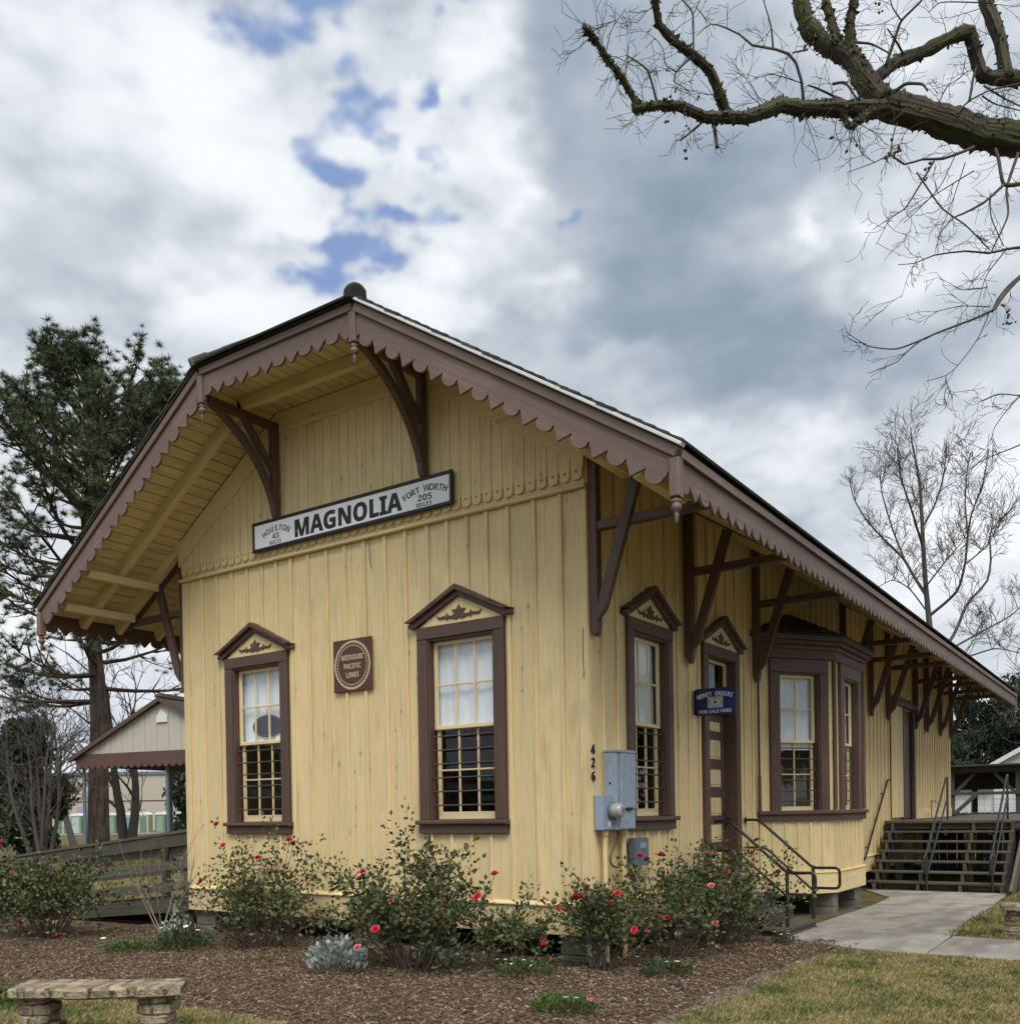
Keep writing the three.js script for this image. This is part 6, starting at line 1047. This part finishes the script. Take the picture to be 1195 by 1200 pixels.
{
  const rd = new THREE.Mesh(uvm(new THREE.PlaneGeometry(170, 7).rotateX(-Math.PI / 2)), M.concrete); rd.position.set(-90, GY + .004, -52); rd.rotation.y = .60; structure(rd, 'road');
  const bodyM = [[.22, .30, .24], [.38, .46, .42], [.18, .27, .36], [.40, .42, .28], [.12, .20, .15]].map(c => std({ color: new THREE.Color(...c), roughness: .6 })), names = ['green', 'pale teal', 'blue', 'yellowish', 'dark green'];
  const box = new THREE.BoxGeometry(1.15, 2.0, 1.15).translate(0, 1.0, 0), r = RNG(611); const roofG = (() => { const s = new THREE.Shape(); s.moveTo(-.62, 0); s.lineTo(.62, 0); s.quadraticCurveTo(.5, .28, 0, .3); s.quadraticCurveTo(-.5, .28, -.62, 0); return new THREE.ExtrudeGeometry(s, { depth: 1.22, bevelEnabled: false }).translate(0, 2.0, -.61); })(), doorG = new THREE.BoxGeometry(.75, 1.75, .05).translate(0, .95, .60);
  const lineAt = k => V(-106 + k * 1.55, GY, -44.5 - k * 1.06);
  for (let k = 0; k < 30; k++) { const p = lineAt(k + (k > 16 ? 1.5 : 0)), m = Math.floor(r() * 5); const g = thing('portable_toilet', `${names[m]} portable toilet in the far row across the road`, 'portable toilet', `${names[m]} portable toilets`); part('body', box, bodyM[m], g); part('roof', roofG, M.white, g); part('door', doorG, bodyM[(m + 1) % 5], g); g.position.copy(p); g.rotation.y = .6 + (r() - .5) * .2; }
}
{ // dark timber shelter at the end of the platform
  const g = thing('platform_shelter', 'low dark timber shelter with braced posts beyond the platform', 'shelter'), x0 = -3.4, x1 = 4.6, z0 = -31, z1 = -26.2, P = (n, ge, m) => part(n, ge, m, g);
  P('roof', plate([V(x0 - .4, 2.80, z1 + .4), V(x1 + .4, 2.80, z1 + .4), V(x1 + .4, 3.0, z0 - .4), V(x0 - .4, 3.0, z0 - .4)], .05), M.woods[3]);
  P('beam', rbx(x0, x1, 2.55, 2.76, z1 - .08, z1 + .08, .01, 'x'), M.woods[3]); P('beam', rbx(x0, x1, 2.55, 2.76, z0 - .08, z0 + .08, .01, 'x'), M.woods[3]);
  for (const x of [-3.2, -1.05, .95, 2.9, 4.4]) { for (const z of [z1, z0]) P('post', rbx(x - .09, x + .09, GY - .1, 2.549, z - .09, z + .09, .01), M.woods[3]); for (const s of [1, -1]) P('brace', beam(V(x, 1.75, z1), V(x + s * .7, 2.52, z1), .09, .1), M.woods[3]); }
  for (const [y, h] of [[1.86, .10], [1.16, .10], [.8, .12]]) P('rail', rbx(x0, x1, y - h / 2, y + h / 2, z1 + .10, z1 + .15, .006, 'x'), M.woods[3]);
  P('brace', beam(V(-.95, 1.18, z1 + .2), V(-.25, 1.84, z1 + .2), .06, .12), M.woods[3]);
  for (let k = 0; k < 34; k++) P('picket', rbx(x0 + .1 + k * .235, x0 + .30 + k * .235, GY, 1.24, z1 + .16, z1 + .19, .005), M.woods[3]);
  P('deck', rbx(x0, x1, .98, 1.10, z0, z1 + .3, .01, 'x'), M.woods[3]);
  P('hung_board', rbx(x0, x1, 2.05, 2.55, z0 + .1, z0 + .14, .006, 'x'), M.woods[3]);
  seat(g, .6, GY, -28.6);
}
{
  const g = thing('white_shed', 'white gabled shed with pale siding in front of the evergreens', 'shed'), P = (n, ge, m) => part(n, ge, m, g), wm = std({ color: new THREE.Color(.62, .63, .64), roughness: .7 });
  const hw = 3.6, y1 = 3.25, yp = 5.2; for (let k = 0; k < 15; k++) { const y = -.1 + k * .36, w = y < y1 ? hw : hw * (1 - (y - y1) / (yp - y1)); if (w < .1) break; const w2 = y + .35 < y1 ? hw : Math.max(.05, hw * (1 - (y + .35 - y1) / (yp - y1))); P('siding_board', ext(poly([[-w, y], [w, y], [w2, y + .35], [-w2, y + .35]]), .05, 'x').translate(0, 0, -.05 + (k % 2) * .004), wm); }
  P('body', bx(-hw + .1, hw - .1, -.1, y1, -8, -.1, 'x'), wm); for (const s of [1, -1]) { P('roof_slope', plate([V(s * (hw + .3), y1 - .14, .3), V(0, yp + .08, .3), V(0, yp + .08, -8.3), V(s * (hw + .3), y1 - .14, -8.3)], .09), M.galvDark); P('rake_board', beam(V(s * (hw + .3), y1 - .18, .3), V(0, yp + .04, .3), .05, .18), M.white); }
  P('annex', bx(-9.5, -hw - .02, -.1, 2.15, -3, -.1, 'x'), wm); P('annex_roof', plate([V(-9.7, 2.2, .2), V(-hw - .02, 2.2, .2), V(-hw - .02, 2.5, -3.2), V(-9.7, 2.5, -3.2)], .06), M.galvDark);
  g.position.set(2.1, 0, -38.6); g.rotation.y = -.12;
}
{
  const g = thing('wire_fence', 'wire mesh fence seen through the timber shelter', 'fence'), b = new Buf();
  for (let k = 0; k < 40; k++) b.tube([V(-5 + k * .35, GY, -34), V(-5 + k * .35, 2.0, -34)], [.006, .006], 3, false); for (let k = 0; k < 9; k++) b.tube([V(-5, .1 + k * .23, -34), V(8.6, .1 + k * .23, -34)], [.006, .006], 3, false); part('mesh', b.geo(), M.galvDark, g); for (const x of [-5, -1.6, 1.8, 5.2, 8.6]) part('post', rod([V(x, GY, -34), V(x, 2.1, -34)], .04, 6), M.galvDark, g); seat(g, 1.8, GY, -34);
  const y = new THREE.Mesh(uvm(new THREE.PlaneGeometry(40, 22).rotateX(-Math.PI / 2)), M.concrete); y.position.set(4, GY + .004, -46); structure(y, 'yard_pavement');
}
{
  const g = thing('street_building', 'low brick fronted building across the street facing the depot gable', 'building'), P = (n, ge, m) => part(n, ge, m, g), brick = std({ color: new THREE.Color(.14, .085, .065), roughness: .9 });
  P('wall', bx(-16, 16, 0, 3.0, 0, 9, 'x'), brick); P('parapet', bx(-16.2, 16.2, 3.0, 3.5, -.2, 9.2, 'x'), M.galvDark); P('awning', plate([V(-14, 2.5, -1.8), V(14, 2.5, -1.8), V(14, 2.85, -.02), V(-14, 2.85, -.02)], .08), M.galvDark);
  for (let k = 0; k < 7; k++) P('window', bx(-13.5 + k * 4, -11 + k * 4, .8, 2.4, -.06, -.01), M.black); for (let k = 0; k < 6; k++) P('post', rod([V(-13.8 + k * 5.5, 0, -1.7), V(-13.8 + k * 5.5, 2.44, -1.7)], .07, 8), M.galvDark);
  g.position.set(-26, GY, 27); g.rotation.y = -.5;
}
{
  const g = thing('utility_pole', 'wooden utility pole across the street with one crossarm', 'utility pole'); part('pole', rod([V(0, -.2, 0), V(0, 9, 0)], .14, 8), M.pineBark, g); part('crossarm', rbx(-1.1, 1.1, 8.2, 8.32, -.06, .06, .01, 'x'), M.pineBark, g); for (const x of [-.95, -.4, .4, .95]) part('insulator', rod([V(x, 8.32, 0), V(x, 8.46, 0)], .04, 8), M.galvDark, g); g.position.set(-13, GY, 22); g.rotation.y = .5;
}
scene.traverse(o => { if (o.isMesh) { o.castShadow = true; o.receiveShadow = true; } });
renderer.render(scene, camera);
